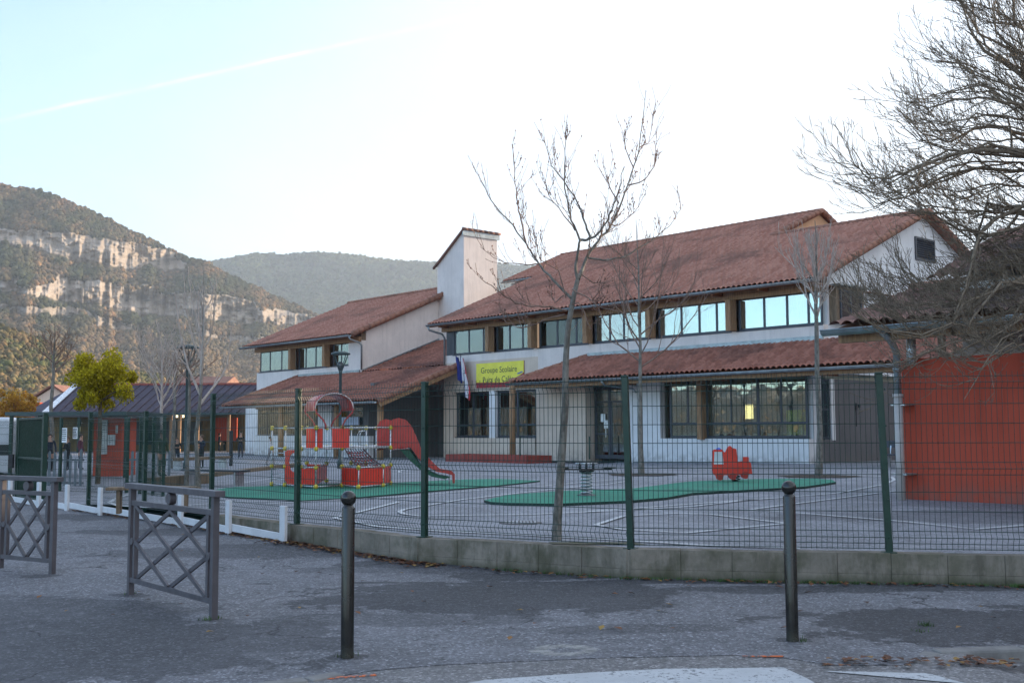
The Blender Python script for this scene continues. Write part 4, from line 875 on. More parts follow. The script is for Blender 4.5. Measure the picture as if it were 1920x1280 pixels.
# slide
sy0, sy1 = C_['h'].y+.02, C_['h'].y+.52
def side(y): 
    Pp = [(731, 843), (740, 842), (752, 838), (770, 838), (778, 848), (786, 860), (800, 872), (820, 884), (838, 887), (848, 890), (849, 905), (853, 905), (853, 888), (846, 881), (825, 878), (812, 866), (800, 853), (790, 840), (782, 820), (772, 798), (762, 787), (748, 783), (737, 786), (731, 795)]
    return [Vector((at(x, yy, C_['h'].y+.1).x, y, at(x, yy, C_['h'].y+.1).z)) for x, yy in Pp]
slide_red = pm('slide_red', (.46, .045, .035), .38, 0, .1, 3.)
sl_o = MB().prism(side(sy0), (0, .015, 0)).prism([p+Vector((-.33, 0, -.02)) for p in side(sy1)[:4]+side(sy1)[-8:]], (0, .015, 0)).build('slide_side', slide_red, ply)
bedp = [(733, 845), (770, 842), (786, 862), (800, 874), (820, 886), (846, 890)]
bp_ = [at(x, yy, C_['h'].y+.1) for x, yy in bedp]; bm_ = MB(); vs = []
for p in bp_: vs += [(p.x, sy0+.015, p.z+.02), (p.x-.1, sy1, p.z+.02)]
bm_.add(vs, [(2*i, 2*i+2, 2*i+3, 2*i+1) for i in range(len(bp_)-1)]); bm_.build('slide_bed', m_steelw, ply, True)
un = MB(); gx = [at(x, yy, C_['h'].y+.3) for x, yy in ((752, 842), (770, 843), (786, 866), (800, 879), (822, 889), (846, 893), (835, 897), (810, 892), (790, 880), (770, 862))]
un.prism([(p.x, sy0+.05, p.z) for p in gx], (0, .3, 0)); un.build('slide_underside', pm('dark_green_plastic', (.015, .09, .05), .5), ply)
p = at(843, 900, C_['h'].y+.2); MB().tube([(p.x, sy0+.1, p.z+.1), (p.x, sy0+.1, .29)], .02, 8).build('slide_foot', m_silver, ply, True)
# spring seesaw
q = pg(1100, 933); sw = empty('spring_seesaw', q, 0, 'two-seat spring seesaw with a pale coil on the green rubber surface', 'spring toy')
def coil(parent, r_, z0, z1, turns, mat, wr=.012):
    m = MB(); m.tube([(r_*math.cos(t_), r_*math.sin(t_), z0+(z1-z0)*t_/(2*math.pi*turns)) for t_ in np.linspace(0, 2*math.pi*turns, int(turns*16))], wr, 6); return m.build('spring', mat, parent, True)
sc0 = q.y/FP
coil(sw, .095, .06, .47, 7, m_steelw, .016)
MB().lathe([(.17, .04), (.17, .055), (.11, .07)], n=18).build('base_plate', m_cem, sw); MB().lathe([(.13, .46), (.14, .49)], n=16).build('top_plate', m_dark, sw)
MB().box(-.46, .46, -.05, .05, .495, .52).build('plank', m_dark, sw, bevel=.008)
for x in (-.42, .42): MB().lathe([(.1, .52), (.12, .53), (.1, .545)], (x, 0, 0), 16).build('seat', m_dark, sw, True)
for x in (-.12, 0, .12): MB().tube([(x, 0, .52), (x, 0, .62)], .022, 8).build('handle_post', m_dark, sw, True)
MB().tube([(-.2, 0, .61), (.2, 0, .61)], .012, 8).build('handlebar', m_silver, sw, True)
# spring fire engine
q = pg(1380, 906); fe = empty('spring_rider', q, R(-6), 'red fire-engine spring rider with white window and blue light', 'spring toy')
coil(fe, .09, .04, .34, 5, m_green, .013); kx = q.y/FP
def fp(x, y): return ((x-1380)*kx, 0, (906-y)*kx)
body = [(1338, 846), (1341, 843), (1356, 843), (1358, 848), (1362, 848), (1366, 840), (1370, 836), (1374, 840), (1381, 842), (1383, 866), (1394, 865), (1394, 857), (1403, 857), (1403, 865), (1407, 868), (1409, 888), (1402, 889), (1400, 896), (1396, 897), (1391, 895), (1389, 889), (1381, 890), (1378, 898), (1373, 899), (1369, 897), (1366, 890), (1357, 890), (1355, 898), (1350, 900), (1345, 898), (1343, 891), (1338, 889), (1337, 880)]
for yy in (-.14, .11): MB().prism([Vector(fp(*p_))+Vector((0, yy, 0)) for p_ in body], (0, .03, 0)).build('side_board', m_redp, fe)
for x, z in ((1350, 892), (1373, 892), (1396, 889)):
    for yy in (-.16, .14): c_ = fp(x, z); MB().tube([(c_[0], yy, c_[2]), (c_[0], yy+.02, c_[2])], .075, 18).tube([(c_[0], yy-.004, c_[2]), (c_[0], yy+.024, c_[2])], .03, 12).build('wheel', pm('deep_red', (.42, .03, .02), .4), fe)
a, b = fp(1339, 870), fp(1356, 847); MB().prism([(a[0], -.146, a[2]), (b[0]+.01, -.146, a[2]), (b[0]-.01, -.146, b[2]), (a[0]+.02, -.146, b[2])], (0, .004, 0)).build('white_window', m_wedge, fe)
c_ = fp(1349, 843); MB().ball((c_[0], 0, c_[2]), .06, 12, 8, (1, 1, .7)).build('beacon', pm('blue_plastic', (.02, .12, .55), .3), fe, True)
a, b = fp(1362, 868), fp(1386, 858); MB().box(a[0], b[0], -.108, .108, a[2]-.02, a[2]+.01).build('seat', m_dark, fe); MB().box(-.15, .15, -.1, .1, .33, .36).build('top_plate', m_dark, fe)
a = fp(1388, 876); MB().box(a[0]-.02, a[0]+.1, -.1, .1, a[2]-.06, a[2]+.04).build('cab_box', m_dark, fe)
# ================================================================== TREES
def bark(name, a, b):
    t = NT(name); n = t.noise(14, 5, .7, t.comb(t.sep()[0], t.sep()[1], t.math('MULTIPLY', t.sep()[2], .4))); c = t.mix(t.ramp(n, .35, .65), a, b); t.bump(n, .6, .01); return t.fin(c, .85, spec=.2)
m_bark = bark('grey_bark', (.11, .10, .085), (.24, .22, .19)); m_bark2 = bark('brown_bark', (.07, .055, .038), (.16, .125, .085)); m_twig = bark('twig_bark', (.17, .11, .085), (.28, .19, .15)); m_bark3 = bark('sunlit_pale_bark', (.36, .29, .25), (.55, .46, .41))  # pale bark has the sunlit tone of the branches put into its colour
m_bud = pm('bud', (.16, .07, .05), .7)
def rv(s=1.): return Vector((random.gauss(0, s), random.gauss(0, s), random.gauss(0, s)))
def grow(m, p, d, L_, r_, lvl, up=.35, kids=6, wob=.12, bud=None, seg=5, sides=4, spread=.75, bias=None, minr=.0022):
    pts = [Vector(p)]; d = Vector(d).normalized(); ds = [d]
    for i in range(seg):
        d = (d+rv(wob)+Vector((0, 0, up*.35))+(bias*.2 if bias else Vector())).normalized(); pts.append(pts[-1]+d*L_/seg); ds.append(d)
    rs = [max(minr, r_*(1-.75*i/seg)) for i in range(seg+1)]; m.tube(pts, rs, sides, caps=False)
    if bud is not None:
        for i in range(1, seg+1):
            if random.random() < .6: bud.append(pts[i].lerp(pts[i-1], random.random()*.6)+rv(.004))
    if lvl > 0:
        for c in range(kids):
            t_ = .15+.8*(c+random.random())/kids; i = min(seg-1, int(t_*seg)); q = pts[i].lerp(pts[i+1], t_*seg-i)
            sd_ = rv(); sd_ = (sd_-ds[i]*sd_.dot(ds[i])).normalized(); nd = (ds[i]+sd_*spread+Vector((0, 0, up*.5))).normalized()
            grow(m, q, nd, L_*random.uniform(.28, .55)*(1.15-t_*.5), rs[i]*.6, lvl-1, up, max(2, int(kids*.55)), wob, bud, max(3, seg-1), 3, spread, bias, minr)
def buds(pts, parent, r_=.009, name='bud'):
    V = []; F = []
    for p in pts:
        b = len(V); s = r_*random.uniform(.6, 1.5)
        V += [(p.x+s, p.y, p.z), (p.x-s*.6, p.y+s*.8, p.z), (p.x-s*.6, p.y-s*.8, p.z), (p.x, p.y, p.z+s*2.2), (p.x, p.y, p.z-s)]
        F += [(b, b+1, b+3), (b+1, b+2, b+3), (b+2, b, b+3), (b+1, b, b+4), (b+2, b+1, b+4), (b, b+2, b+4)]
    if V: npmesh(name, V, F, m_bud, parent)
def pxlimb(pxs, Y, dy, base, r0, r1, n_sub=3):
    P = []
    for i, (x, y) in enumerate(pxs): P.append(at(x, y, Y+dy*i/(len(pxs)-1))-base)
    out = []
    for a, b in zip(P, P[1:]):
        for j in range(n_sub): out.append(a.lerp(b, j/n_sub)+rv(.006)*(1 if j else 0))
    out.append(P[-1]); n = len(out)-1
    return out, [r0+(r1-r0)*(i/n)**.8 for i in range(n+1)]
# --- the young tree just behind the fence
b = pg(1043, 1012); Y0 = b.y; tr = empty('bare_tree', b, 0, 'slender leafless tree with a forked crown standing right behind the mesh fence', 'tree')
tk = MB(); cr = MB(); bd_ = []
tk.tube(*pxlimb([(1043, 1018), (1045, 975), (1050, 905), (1057, 800), (1060, 720), (1063, 640), (1072, 575), (1083, 525)], Y0, 0, b, .060, .026, 2), 10, caps=False)
def CX(pts): return [(860+x/2.134, 160+y/2.134) for x, y in pts]
limbs = [([(478, 775), (492, 740), (500, 720), (545, 640), (590, 590), (620, 540), (655, 460), (680, 390), (720, 270), (735, 150), (748, 20)], .9, .025, .003),
 ([(476, 780), (468, 720), (478, 660), (485, 620), (462, 560), (440, 500), (428, 430), (425, 360), (425, 260), (432, 150)], -.5, .019, .003),
 ([(485, 620), (515, 618), (545, 605), (590, 550), (612, 500), (640, 420), (660, 330)], -.3, .018, .004), ([(528, 612), (510, 560), (480, 480), (420, 380), (370, 320), (332, 190)], .5, .015, .003),
 ([(450, 850), (395, 795), (345, 745), (322, 715), (290, 665), (260, 620), (190, 530), (130, 460), (95, 390), (60, 320)], .7, .018, .003),
 ([(268, 625), (250, 540), (238, 480), (225, 390), (215, 235)], .2, .012, .003), ([(322, 715), (270, 718), (200, 712), (140, 690), (85, 645)], -.4, .009, .002),
 ([(430, 900), (370, 885), (290, 885), (230, 872), (170, 830), (110, 790), (70, 745)], -.6, .012, .003), ([(425, 915), (380, 925), (310, 955), (250, 970), (190, 950), (165, 900)], .6, .010, .003),
 ([(440, 880), (480, 870), (500, 900), (520, 960), (530, 975)], -.2, .009, .003), ([(455, 815), (520, 850), (560, 885), (640, 905), (720, 925)], -.7, .010, .002),
 ([(420, 840), (385, 870), (372, 830), (372, 790)], .3, .007, .002), ([(520, 690), (580, 700), (650, 690), (740, 640), (800, 600), (860, 540), (900, 480)], .8, .013, .002), ([(490, 755), (540, 790), (600, 800), (575, 800)], .2, .007, .002),
 ([(600, 560), (640, 560), (700, 510), (750, 430)], .4, .008, .002), ([(430, 850), (400, 740), (330, 700), (300, 600), (270, 540)], -.5, .008, .002), ([(640, 470), (610, 420), (590, 360), (580, 280)], .2, .009, .002), ([(680, 400), (740, 380), (780, 330), (800, 270)], .2, .009, .002), ([(700, 330), (670, 260), (665, 170)], -.3, .008, .002), ([(722, 250), (760, 230), (790, 70)], .3, .006, .002), ([(465, 580), (420, 520), (360, 440), (340, 360)], -.5, .009, .002)]
for pts, dy, r0, r1 in limbs:
    P, rs = pxlimb(CX(pts), Y0, dy, b, r0, r1)
    (tk if r0 > .012 else cr).tube(P, rs, 7 if r0 > .012 else 5, caps=False)
    tot = sum((q-p).length for p, q in zip(P, P[1:]))
    for _ in range(int(tot*11)):
        i = random.randint(int(len(P)*.25), len(P)-2); d = (P[i+1]-P[i]).normalized(); s_ = rv(); s_ = (s_-d*s_.dot(d)).normalized()
        grow(cr, P[i], d+s_*.8+Vector((0, 0, .35)), random.uniform(.10, .42), max(.0034, rs[i]*.4), 1 if random.random() < .45 else 0, .5, 3, .12, bd_, 4, 3, .7, minr=.0024)
    for i in range(len(P)//3, len(P)):
        if random.random() < .8: bd_.append(P[i]+rv(.012))
tk.build('trunk', m_bark, tr, True); cr.build('crown', m_twig, tr, True); buds(bd_, tr, .0062)
pit = MB(); q = pg(1080, 1019); pit.add([(q.x-.25-b.x, q.y-b.y-.1, .01), (q.x+.75-b.x, q.y-b.y-.18, .01), (q.x+.6-b.x, q.y-b.y+.06, .012), (q.x-.3-b.x, q.y-b.y+.1, .012)], [(0, 1, 2, 3)]).build('tree_pit', m_soil, tr)
# --- generic young bare trees
def young(label, base, H, r_, fork, n_main, lean=0., spread=.5, bk=m_bark, tw=m_twig, up=.55, kids=7, group='bare young trees', lvl=2, seed=1, pit_r=0., tilt=(0, 0), minr=.003, name='bare_tree', thin=1.):
    random.seed(seed); o = empty(name, base, 0, label, 'tree', group); a = MB(); c = MB(); bb = []
    top = Vector((lean*fork, 0, fork)); pts = [Vector((0, 0, -.1)), top*.3+rv(.02), top*.65+rv(.03), top]; a.tube(pts, [r_*1.15, r_*.85, r_*.72, r_*.6], 8, caps=False)
    ld = MB(); lead = [top]; d = Vector((lean, 0, 1)).normalized()
    for i in range(6): d = (d+rv(.05)).normalized(); lead.append(lead[-1]+d*(H-fork)/6)
    rs = [r_*.6*(1-.85*i/6) for i in range(7)]; a.tube(lead, rs, 6, caps=False)
    for i in range(n_main):
        t_ = (i/n_main)**1.1*.75; k_ = min(5, int(t_*6)); q = lead[k_].lerp(lead[k_+1], t_*6-k_); an = i*2.4+random.random(); s_ = Vector((math.cos(an), math.sin(an), 0))
        L_ = (H-fork)*(1-t_)*random.uniform(.6, .95); grow(c, q, s_*spread*2+Vector((tilt[0], tilt[1], 1.)), L_, rs[k_]*.55*thin, lvl, up, kids, .11, bb, 7, 4, .6, None, minr)
    a.build('trunk', bk, o, True); c.build('crown', tw, o, True)
    if pit_r:
        n = 20; MB().add([(pit_r*math.cos(q_*2*math.pi/n)*(1+.12*math.sin(q_*1.7)), pit_r*math.sin(q_*2*math.pi/n)*(1+.1*math.cos(q_*2.3)), .012) for q_ in range(n)], [tuple(range(n))]).build('tree_pit', pm('pit_soil', (.045, .03, .02), .95), o)
    return o
q = pg(1203, 890); k_ = q.y/FP
young('thin leafless tree in a soil pit with wide twigs, before the white pier', q, (890-395)*k_, 11*k_/2, (890-690)*k_, 16, 0, .62, m_bark, m_twig, .42, 8, seed=11, pit_r=.9, minr=.0034, lvl=2)
q = pg(1535, 893); k_ = q.y/FP
young('thin leafless tree in a soil pit, near the right corner of the school', q, (893-412)*k_, 13*k_/2, (893-600)*k_, 17, .012, .42, m_bark, m_bark3, .55, 8, seed=23, pit_r=1.0, minr=.0042)
# left-hand group
def lt(px, py, Y, ytop, yfork, w_, **kw):
    bse = at(px, py, Y); bse.z = 0. if Y > 40 else gp(bse.x, bse.y); k_ = Y/FP; z = lambda y: EYE+(HY+4-y)*k_-bse.z
    return young(kw.pop('label'), bse, z(ytop), w_*k_/2, z(yfork), kw.pop('n', 10), **kw)
lt(372, 890, 24.5, 500, 760, 11, label='tall leafless tree with long upright shoots behind the far left fence post', n=9, spread=.36, tw=m_bark3, up=.6, kids=3, seed=5, lvl=1, minr=.008, thin=1.6)
lt(350, 885, 25.3, 640, 720, 9, label='slim dark leafless tree beside the tall one, left of the school', n=10, spread=.7, up=.25, kids=5, seed=6, minr=.004, lean=.01)
lt(300, 880, 34, 600, 770, 10, label='pale bushy leafless tree in front of the purple roof', n=16, spread=.5, tw=m_bark3, bk=m_bark3, up=.4, kids=6, seed=9, minr=.006)
lt(95, 890, 36, 605, 700, 10, label='leafless tree with spreading fine twigs at the far left', n=13, spread=.75, up=.35, kids=7, seed=14, minr=.005)
lt(325, 880, 40, 655, 740, 9, label='small dark leafless tree behind the lamp, before the purple roof', n=12, spread=.7, up=.3, kids=6, seed=17, minr=.006)
# --- autumn tree with yellow-green leaves
def leafy(name, label, bse, cz, rad, col1, col2, n, seed, ls=.11, trunk_r=.07, droop=.5):
    random.seed(seed); o = empty(name, bse, 0, label, 'tree'); a = MB(); a.tube([(0, 0, -.1), (.03, 0, cz*.5), (0, .02, cz)], [trunk_r, trunk_r*.8, trunk_r*.5], 8, caps=False)
    cl_ = []
    for i in range(46):
        d = rv().normalized(); r__ = random.uniform(.2, 1.05); c = Vector((d.x*rad[0]*r__, d.y*rad[1]*r__, cz+d.z*rad[2]*r__)); cl_.append((c, random.uniform(.22, .42)*rad[0]*(1.15-.5*r__)))
        if r__ > .5 and i % 2: a.tube([(0, 0, cz*.8), c*.5+Vector((0, 0, cz*.42)), c], [trunk_r*.35, trunk_r*.22, .006], 4, caps=False)
    a.build('trunk', m_bark2, o, True); V = []; F = []; fa = []
    for _ in range(n):
        c, r__ = random.choice(cl_); d = rv().normalized()*r__*random.random()**.4; p = c+d; u = rv().normalized(); v = u.cross(rv()).normalized(); s = ls*random.uniform(.6, 1.3); dr = Vector((0, 0, -droop*s)); bidx = len(V)
        V += [p-v*s*.35, p+u*s*.5+dr*.5, p+v*s*.35, p-u*s*.6-dr*.3]; F.append((bidx, bidx+1, bidx+2, bidx+3)); fa.append(min(1, max(0, .5+.6*(p.z-c.z)/r__*.3+random.gauss(0, .28))))
    t = NT(name+'_leaf'); at_ = t.attr('tile'); cc = t.mix(at_, col1, col2); t.n.remove(t.b); df = t.n.new('ShaderNodeBsdfDiffuse'); ts = t.n.new('ShaderNodeBsdfTranslucent'); t.L(cc, df.inputs[0]); t.L(cc, ts.inputs[0]); mx = t.n.new('ShaderNodeMixShader'); mx.inputs[0].default_value = .35; t.L(df.outputs[0], mx.inputs[1]); t.L(ts.outputs[0], mx.inputs[2]); t.L(mx.outputs[0], t.out.inputs[0])
    npmesh('crown', V, F, t.m, o, fattr=fa); return o
bs = at(183, 890, 27.); bs.z = .1; zc = EYE+(810-714)*27/FP-.1
leafy('autumn_tree', 'dense small tree with yellow-green leaves in front of the purple roof', bs, zc, (.84, .7, .80), (.20, .17, .012), (.66, .54, .035), 17000, 31, .062)
bs = at(22, 870, 62.); bs.z = -.3; leafy('autumn_tree', 'orange-leaved tree catching the sun at the far left edge', bs, EYE+(810-765)*62/FP+.3, (1.3, 1.4, 1.1), (.30, .12, .02), (.60, .36, .06), 6000, 32, .11)
# --- the big pruned tree leaning in from the right
random.seed(77)
bt = Vector((8.1, 14.2, .29)); big = empty('large_bare_tree', bt, 0, 'big leafless tree whose dense upswept branches reach in from the right edge', 'tree')
tk = MB(); cr = MB(); YB = 14.2
m_bark2 = bark('twiggy_bark', (.12, .095, .07), (.26, .205, .15)); tk.tube([(0, 0, -.1), (-.05, .05, 1.2), (.02, 0, 2.2), (.1, 0, 3.0), (.25, -.05, 4.4), (.2, 0, 6.0)], [.24, .20, .19, .2, .15, .09], 12, caps=False)
def T(z, dx=0.): return at(2120+dx, 0, YB).x
A0 = [([(2120, 520), (2000, 250), (1960, 190), (1920, 146), (1884, 121), (1836, 97), (1802, 53), (1782, -10)], .8, .085, .012), ([(2120, 500), (2000, 240), (1920, 198), (1836, 184), (1773, 186), (1715, 203), (1670, 190)], -.5, .05, .007),
 ([(2120, 520), (2010, 300), (1920, 252), (1860, 237), (1812, 242), (1758, 266), (1700, 250), (1640, 200)], .9, .055, .007), ([(2120, 530), (2000, 330), (1930, 290), (1836, 281), (1763, 290), (1690, 315), (1632, 334), (1584, 334), (1545, 300)], -.9, .07, .007),
 ([(2120, 540), (2000, 360), (1920, 320), (1812, 315), (1740, 334), (1671, 368), (1603, 382), (1545, 345)], .5, .05, .006), ([(2120, 550), (2000, 420), (1920, 385), (1865, 407), (1826, 436), (1810, 480), (1795, 540), (1770, 590)], -1.0, .06, .010),
 ([(2120, 600), (1990, 500), (1920, 520), (1860, 545), (1800, 580), (1750, 610), (1700, 628), (1620, 618), (1560, 590), (1530, 560)], -1.2, .065, .008), ([(2120, 610), (2000, 560), (1920, 590), (1860, 622), (1790, 655), (1720, 672), (1650, 690)], -1.4, .05, .008),
 ([(2120, 560), (2000, 470), (1900, 470), (1820, 500), (1740, 535), (1690, 530), (1640, 510)], .6, .05, .006), ([(2120, 570), (2010, 520), (1900, 540), (1800, 560), (1700, 580), (1640, 575), (1600, 560)], .9, .05, .006),
 ([(2120, 560), (2010, 440), (1940, 420), (1850, 440), (1780, 430), (1720, 400), (1640, 390)], -.4, .045, .006), ([(2120, 590), (2010, 560), (1900, 580), (1820, 600), (1740, 600), (1660, 600), (1590, 570), (1560, 560)], -.6, .05, .006),
 ([(2120, 480), (2020, 200), (1960, 80), (1930, 20), (1900, -60)], .3, .07, .02), ([(2120, 480), (2020, 180), (1930, 120), (1860, 60), (1850, -20)], -.8, .04, .006), ([(2120, 540), (2010, 380), (1930, 350), (1850, 345), (1780, 360), (1700, 350)], 1.0, .045, .006),
 ([(2120, 620), (2020, 600), (1930, 640), (1880, 660), (1830, 690), (1800, 700)], -1.6, .035, .006), ([(2120, 510), (2010, 280), (1920, 225), (1840, 215), (1760, 230), (1690, 225)], -1.2, .04, .006), ([(2120, 500), (2020, 260), (1920, 170), (1850, 150), (1780, 120), (1710, 110)], .4, .04, .006), ([(2120, 520), (2020, 200), (1940, 70), (1880, 30), (1830, 10), (1760, 0)], -.2, .04, .006), ([(2120, 540), (2010, 410), (1900, 400), (1800, 395), (1700, 385), (1620, 350)], -.1, .04, .006),
 ([(2120, 590), (2000, 500), (1900, 500), (1850, 510), (1760, 545), (1700, 560)], 1.3, .05, .006)]
nl = 0
for pts, dy, r0, r1 in A0:
    for var in range(4):
        jp = [(x+(0 if i < 1 else random.gauss(0, 12)*(var > 0)), y+(0 if i < 1 else random.gauss(0, 17)*(var > 0))) for i, (x, y) in enumerate(pts)]
        jp = [(x if x > 1920 else 1920-(1920-x)*.87, y) for x, y in jp]
        if var: cut = random.choice((0, 0, 1)); jp = jp[:len(jp)-cut]
        P, rs = pxlimb(jp, YB, dy+(random.uniform(-.9, .9) if var else 0), bt, r0*(.42 if var else .72), r1*.7, 4)
        (tk if not var else cr).tube(P, rs, 6, caps=False); n = len(P)
        for _ in range(12 if var else 17):
            i = random.randint(int(n*.18), n-2); d = (P[i+1]-P[i]).normalized(); s_ = rv(); s_ = (s_-d*s_.dot(d)).normalized()
            dd = d+s_*.75+Vector((-.2, 0, .12)); L_ = random.uniform(.3, .9)
            grow(cr, P[i], dd, L_, max(.0055, rs[i]*.36), 2, .42, 4, .20, None, 6, 4, .62, Vector((-.35, 0, .1)), .0030)
tk.build('trunk', m_bark2, big, True); cr.build('crown', m_bark2, big, True)
# ================================================================== LAMPS
def lamp(px, Y, ytop, lab, hw):
    b = at(px, 870, Y); b.z = gp(b.x, b.y); k_ = Y/FP; zt_ = EYE+(HY+3-ytop)*k_-b.z; o = empty('street_lamp', b, 0, lab, 'lamp', 'lamps in the schoolyard'); r_ = hw*k_
    MB().lathe([(.09, 0), (.09, .25), (.055, .3), (.05, zt_-.75), (.06, zt_-.74), (.06, zt_-.6)], n=14).build('pole', pm('lamp_grey', (.05, .075, .075), .45, .3), o, True)
    MB().lathe([(.02, zt_-.05), (r_, zt_-.05), (r_, zt_), (r_*.6, zt_+.06), (.02, zt_+.08)], n=24).build('lamp_shade', pm('lamp_grey', (.05, .075, .075), .45), o, True)
    for i in range(4): a = math.pi/4+i*math.pi/2; MB().tube([(.05*math.cos(a), .05*math.sin(a), zt_-.66), (r_*.93*math.cos(a), r_*.93*math.sin(a), zt_-.05)], .018, 6).build('arm', pm('lamp_grey', (.05, .075, .075), .45), o)
    MB().lathe([(.05, zt_-.62), (.11, zt_-.5), (.12, zt_-.36), (.05, zt_-.3)], n=14).build('lantern', pm('lamp_bowl', (.07, .08, .085), .15), o, True)
lamp(348, 36., 651, 'grey schoolyard lamp with a flat disc top, against the cliffs', 20); lamp(637, 39., 664, 'grey schoolyard lamp with a flat disc top, in front of the left school block', 18)
# ================================================================== LEFT-HAND BUILDINGS
m_pur = pm('purple_metal_roof', (.040, .026, .045), .75, .0, .18, 1.5, .2)
def X(px, Y): return (px-960)/FP*Y
def Zp(y, Y, px=200): return EYE+(HY+3.2-y)*Y/FP
nb2 = empty('nursery_building', (X(200, 75), 75, 0), 0, 'long low building with a purple standing-seam metal roof, left of the school', 'building')
ox = X(200, 75)
def lb(x0, x1, Y0_, Y1_, z0, z1, mat, nm): return MB().box(x0-ox, x1-ox, Y0_-75, Y1_-75, z0, z1).build(nm, mat, nb2)
ze_, zr_ = Zp(775, 71.), Zp(722, 79.)
rf = MB(); e0 = (X(85, 71)-ox, -4, ze_); e1 = (X(500, 71)-ox, -4, ze_); r0_ = (X(143, 79)-ox, 4, zr_); r1_ = (X(560, 79)-ox, 4, zr_); bk0 = (X(30, 76)-ox, 1.5, ze_-.05)
rf.add([e0, e1, r1_, r0_, bk0, (r1_[0], 12, ze_), (bk0[0], 12, ze_)], [(0, 1, 2, 3), (0, 3, 4), (3, 2, 5, 6), (4, 3, 6)]); rfo = rf.build('roof', m_pur, nb2)
sm = MB(); 
for i in range(26):
    t_ = (i+.5)/26; a = Vector(e0).lerp(Vector(e1), t_); bq = Vector(r0_).lerp(Vector(r1_), t_); sm.bar(a+Vector((0, 0, .03)), bq+Vector((0, 0, .03)), .04, .08)
sm.build('seam', m_pur, rfo)
MB().bar(Vector(r0_)+Vector((0, 0, .04)), Vector(r1_)+Vector((0, 0, .04)), .35, .15).build('ridge_cap', pm('red_metal', (.30, .07, .05), .5), nb2)
MB().bar(Vector(e0)+Vector((0, 0, .04)), Vector(r0_)+Vector((0, 0, .06)), .45, .06).build('hip_cap', pm('glint_flashing', (.75, .72, .7), .3, .4), nb2)  # sun glint on the hip put into this pale cap colour
MB().bar(Vector(e0)+Vector((0, -.05, -.06)), Vector(e1)+Vector((0, -.05, -.06)), .12, .12).build('gutter', pm('lamp_grey', (.05, .075, .075), .45), nb2)
lb(X(60, 76), X(500, 76), 76.5, 76.8, -.3, ze_, pm('ochre_wall', (.20, .14, .06), .85, 0, .3, .8), 'wall'); lb(X(405, 75), X(445, 75), 75.0, 75.2, Zp(828, 75), Zp(784, 75), m_redwall, 'red_infill')
for px in (100, 150, 200, 245, 290, 322, 338, 372, 430): lb(X(px, 71.6)-.09, X(px, 71.6)+.09, 71.5, 71.65, -.4, ze_, m_green if px < 300 else m_wood, 'post')
for px in (215, 262, 300, 350): lb(X(px, 76)-.9, X(px, 76)+.9, 76.4, 76.49, .6, 2.2, m_frame, 'window')
t = NT('lit_tube'); t.b.inputs['Emission Color'].default_value = (1, .85, .5, 1); t.b.inputs['Emission Strength'].default_value = 1.6; t.fin((.8, .8, .7))
for a, c in ((325, 334), (341, 344)): lb(X(a, 75), X(c, 75), 75.2, 75.3, Zp(783, 75), Zp(779, 75), t.m, 'lamp')
ks = MB().box(X(178, 30), X(229, 30), 30, 31.2, -.2, Zp(783, 30)).build('entrance_kiosk', m_redwall); tag(ks, 'small brick-red kiosk wall with white notice boards behind the gate', 'kiosk')
MB().box(X(20, 29.5), X(245, 29.5), 29.2, 32.4, Zp(779, 29.5), Zp(772, 29.5)).build('canopy', pm('lamp_grey', (.05, .075, .075), .45), ks)
for px in (30, 83, 243): MB().box(X(px, 29.5)-.04, X(px, 29.5)+.04, 29.25, 29.33, -.1, Zp(779, 29.5)).build('post', m_green, ks)
for n_, (a, c, y0, y1, lab) in enumerate(((184, 202, 787, 851, 'tall white notice board on the brick-red kiosk'), (203, 217, 815, 834, 'small square white notice board on the brick-red kiosk'))):
    nbk = MB().box(X(a, 29.9), X(c, 29.9), 29.93, 29.97, Zp(y1, 29.9), Zp(y0, 29.9)).build('notice_board', pm('board_grey', (.55, .57, .55), .5, 0, .1, 3.)); tag(nbk, lab, 'notice board', 'notice boards on the kiosk')
    tm = MB(); z = Zp(y0, 29.9)-.08; xx0, xx1 = X(a, 29.9)+.03, X(c, 29.9)-.03
    while z > Zp(y1, 29.9)+.05: tm.box(xx0, xx0+(xx1-xx0)*random.uniform(.5, 1), 29.922, 29.929, z-.008, z); z -= .06
    tm.build('printing', m_dark, nbk)
lbx = MB().box(X(216, 29.8), X(219, 29.8), 29.9, 29.96, Zp(812, 29.8), Zp(797, 29.8)).build('letter_plate', pm('board_grey', (.55, .57, .55), .5)); tag(lbx, 'narrow pale plate at the right edge of the kiosk wall', 'plate')
# picket fence
pk = empty('picket_fence', (X(130, 26.5), 26.5, .05), 0, 'low grey picket fence behind the gate', 'fence'); m_pick = pm('grey_pickets', (.15, .18, .2), .6, 0, .15)
for (x0_, x1_) in ((82, 160), (236, 276), (305, 325)):
    a, c = X(x0_, 26.5)-pk.location.x, X(x1_, 26.5)-pk.location.x; n = int((c-a)/.12)
    for z in (.2, .75): MB().box(a, c, .02, .05, z, z+.05).build('rail', m_pick, pk)
    for i in range(n): x = a+(c-a)*(i+.5)/n; h = .75+.25*(math.sin(i*1.1)**2); MB().prism([(x-.03, -.01, 0), (x+.03, -.01, 0), (x+.03, -.01, h), (x, -.01, h+.05), (x-.03, -.01, h)], (0, .025, 0)).build('picket', m_pick, pk)
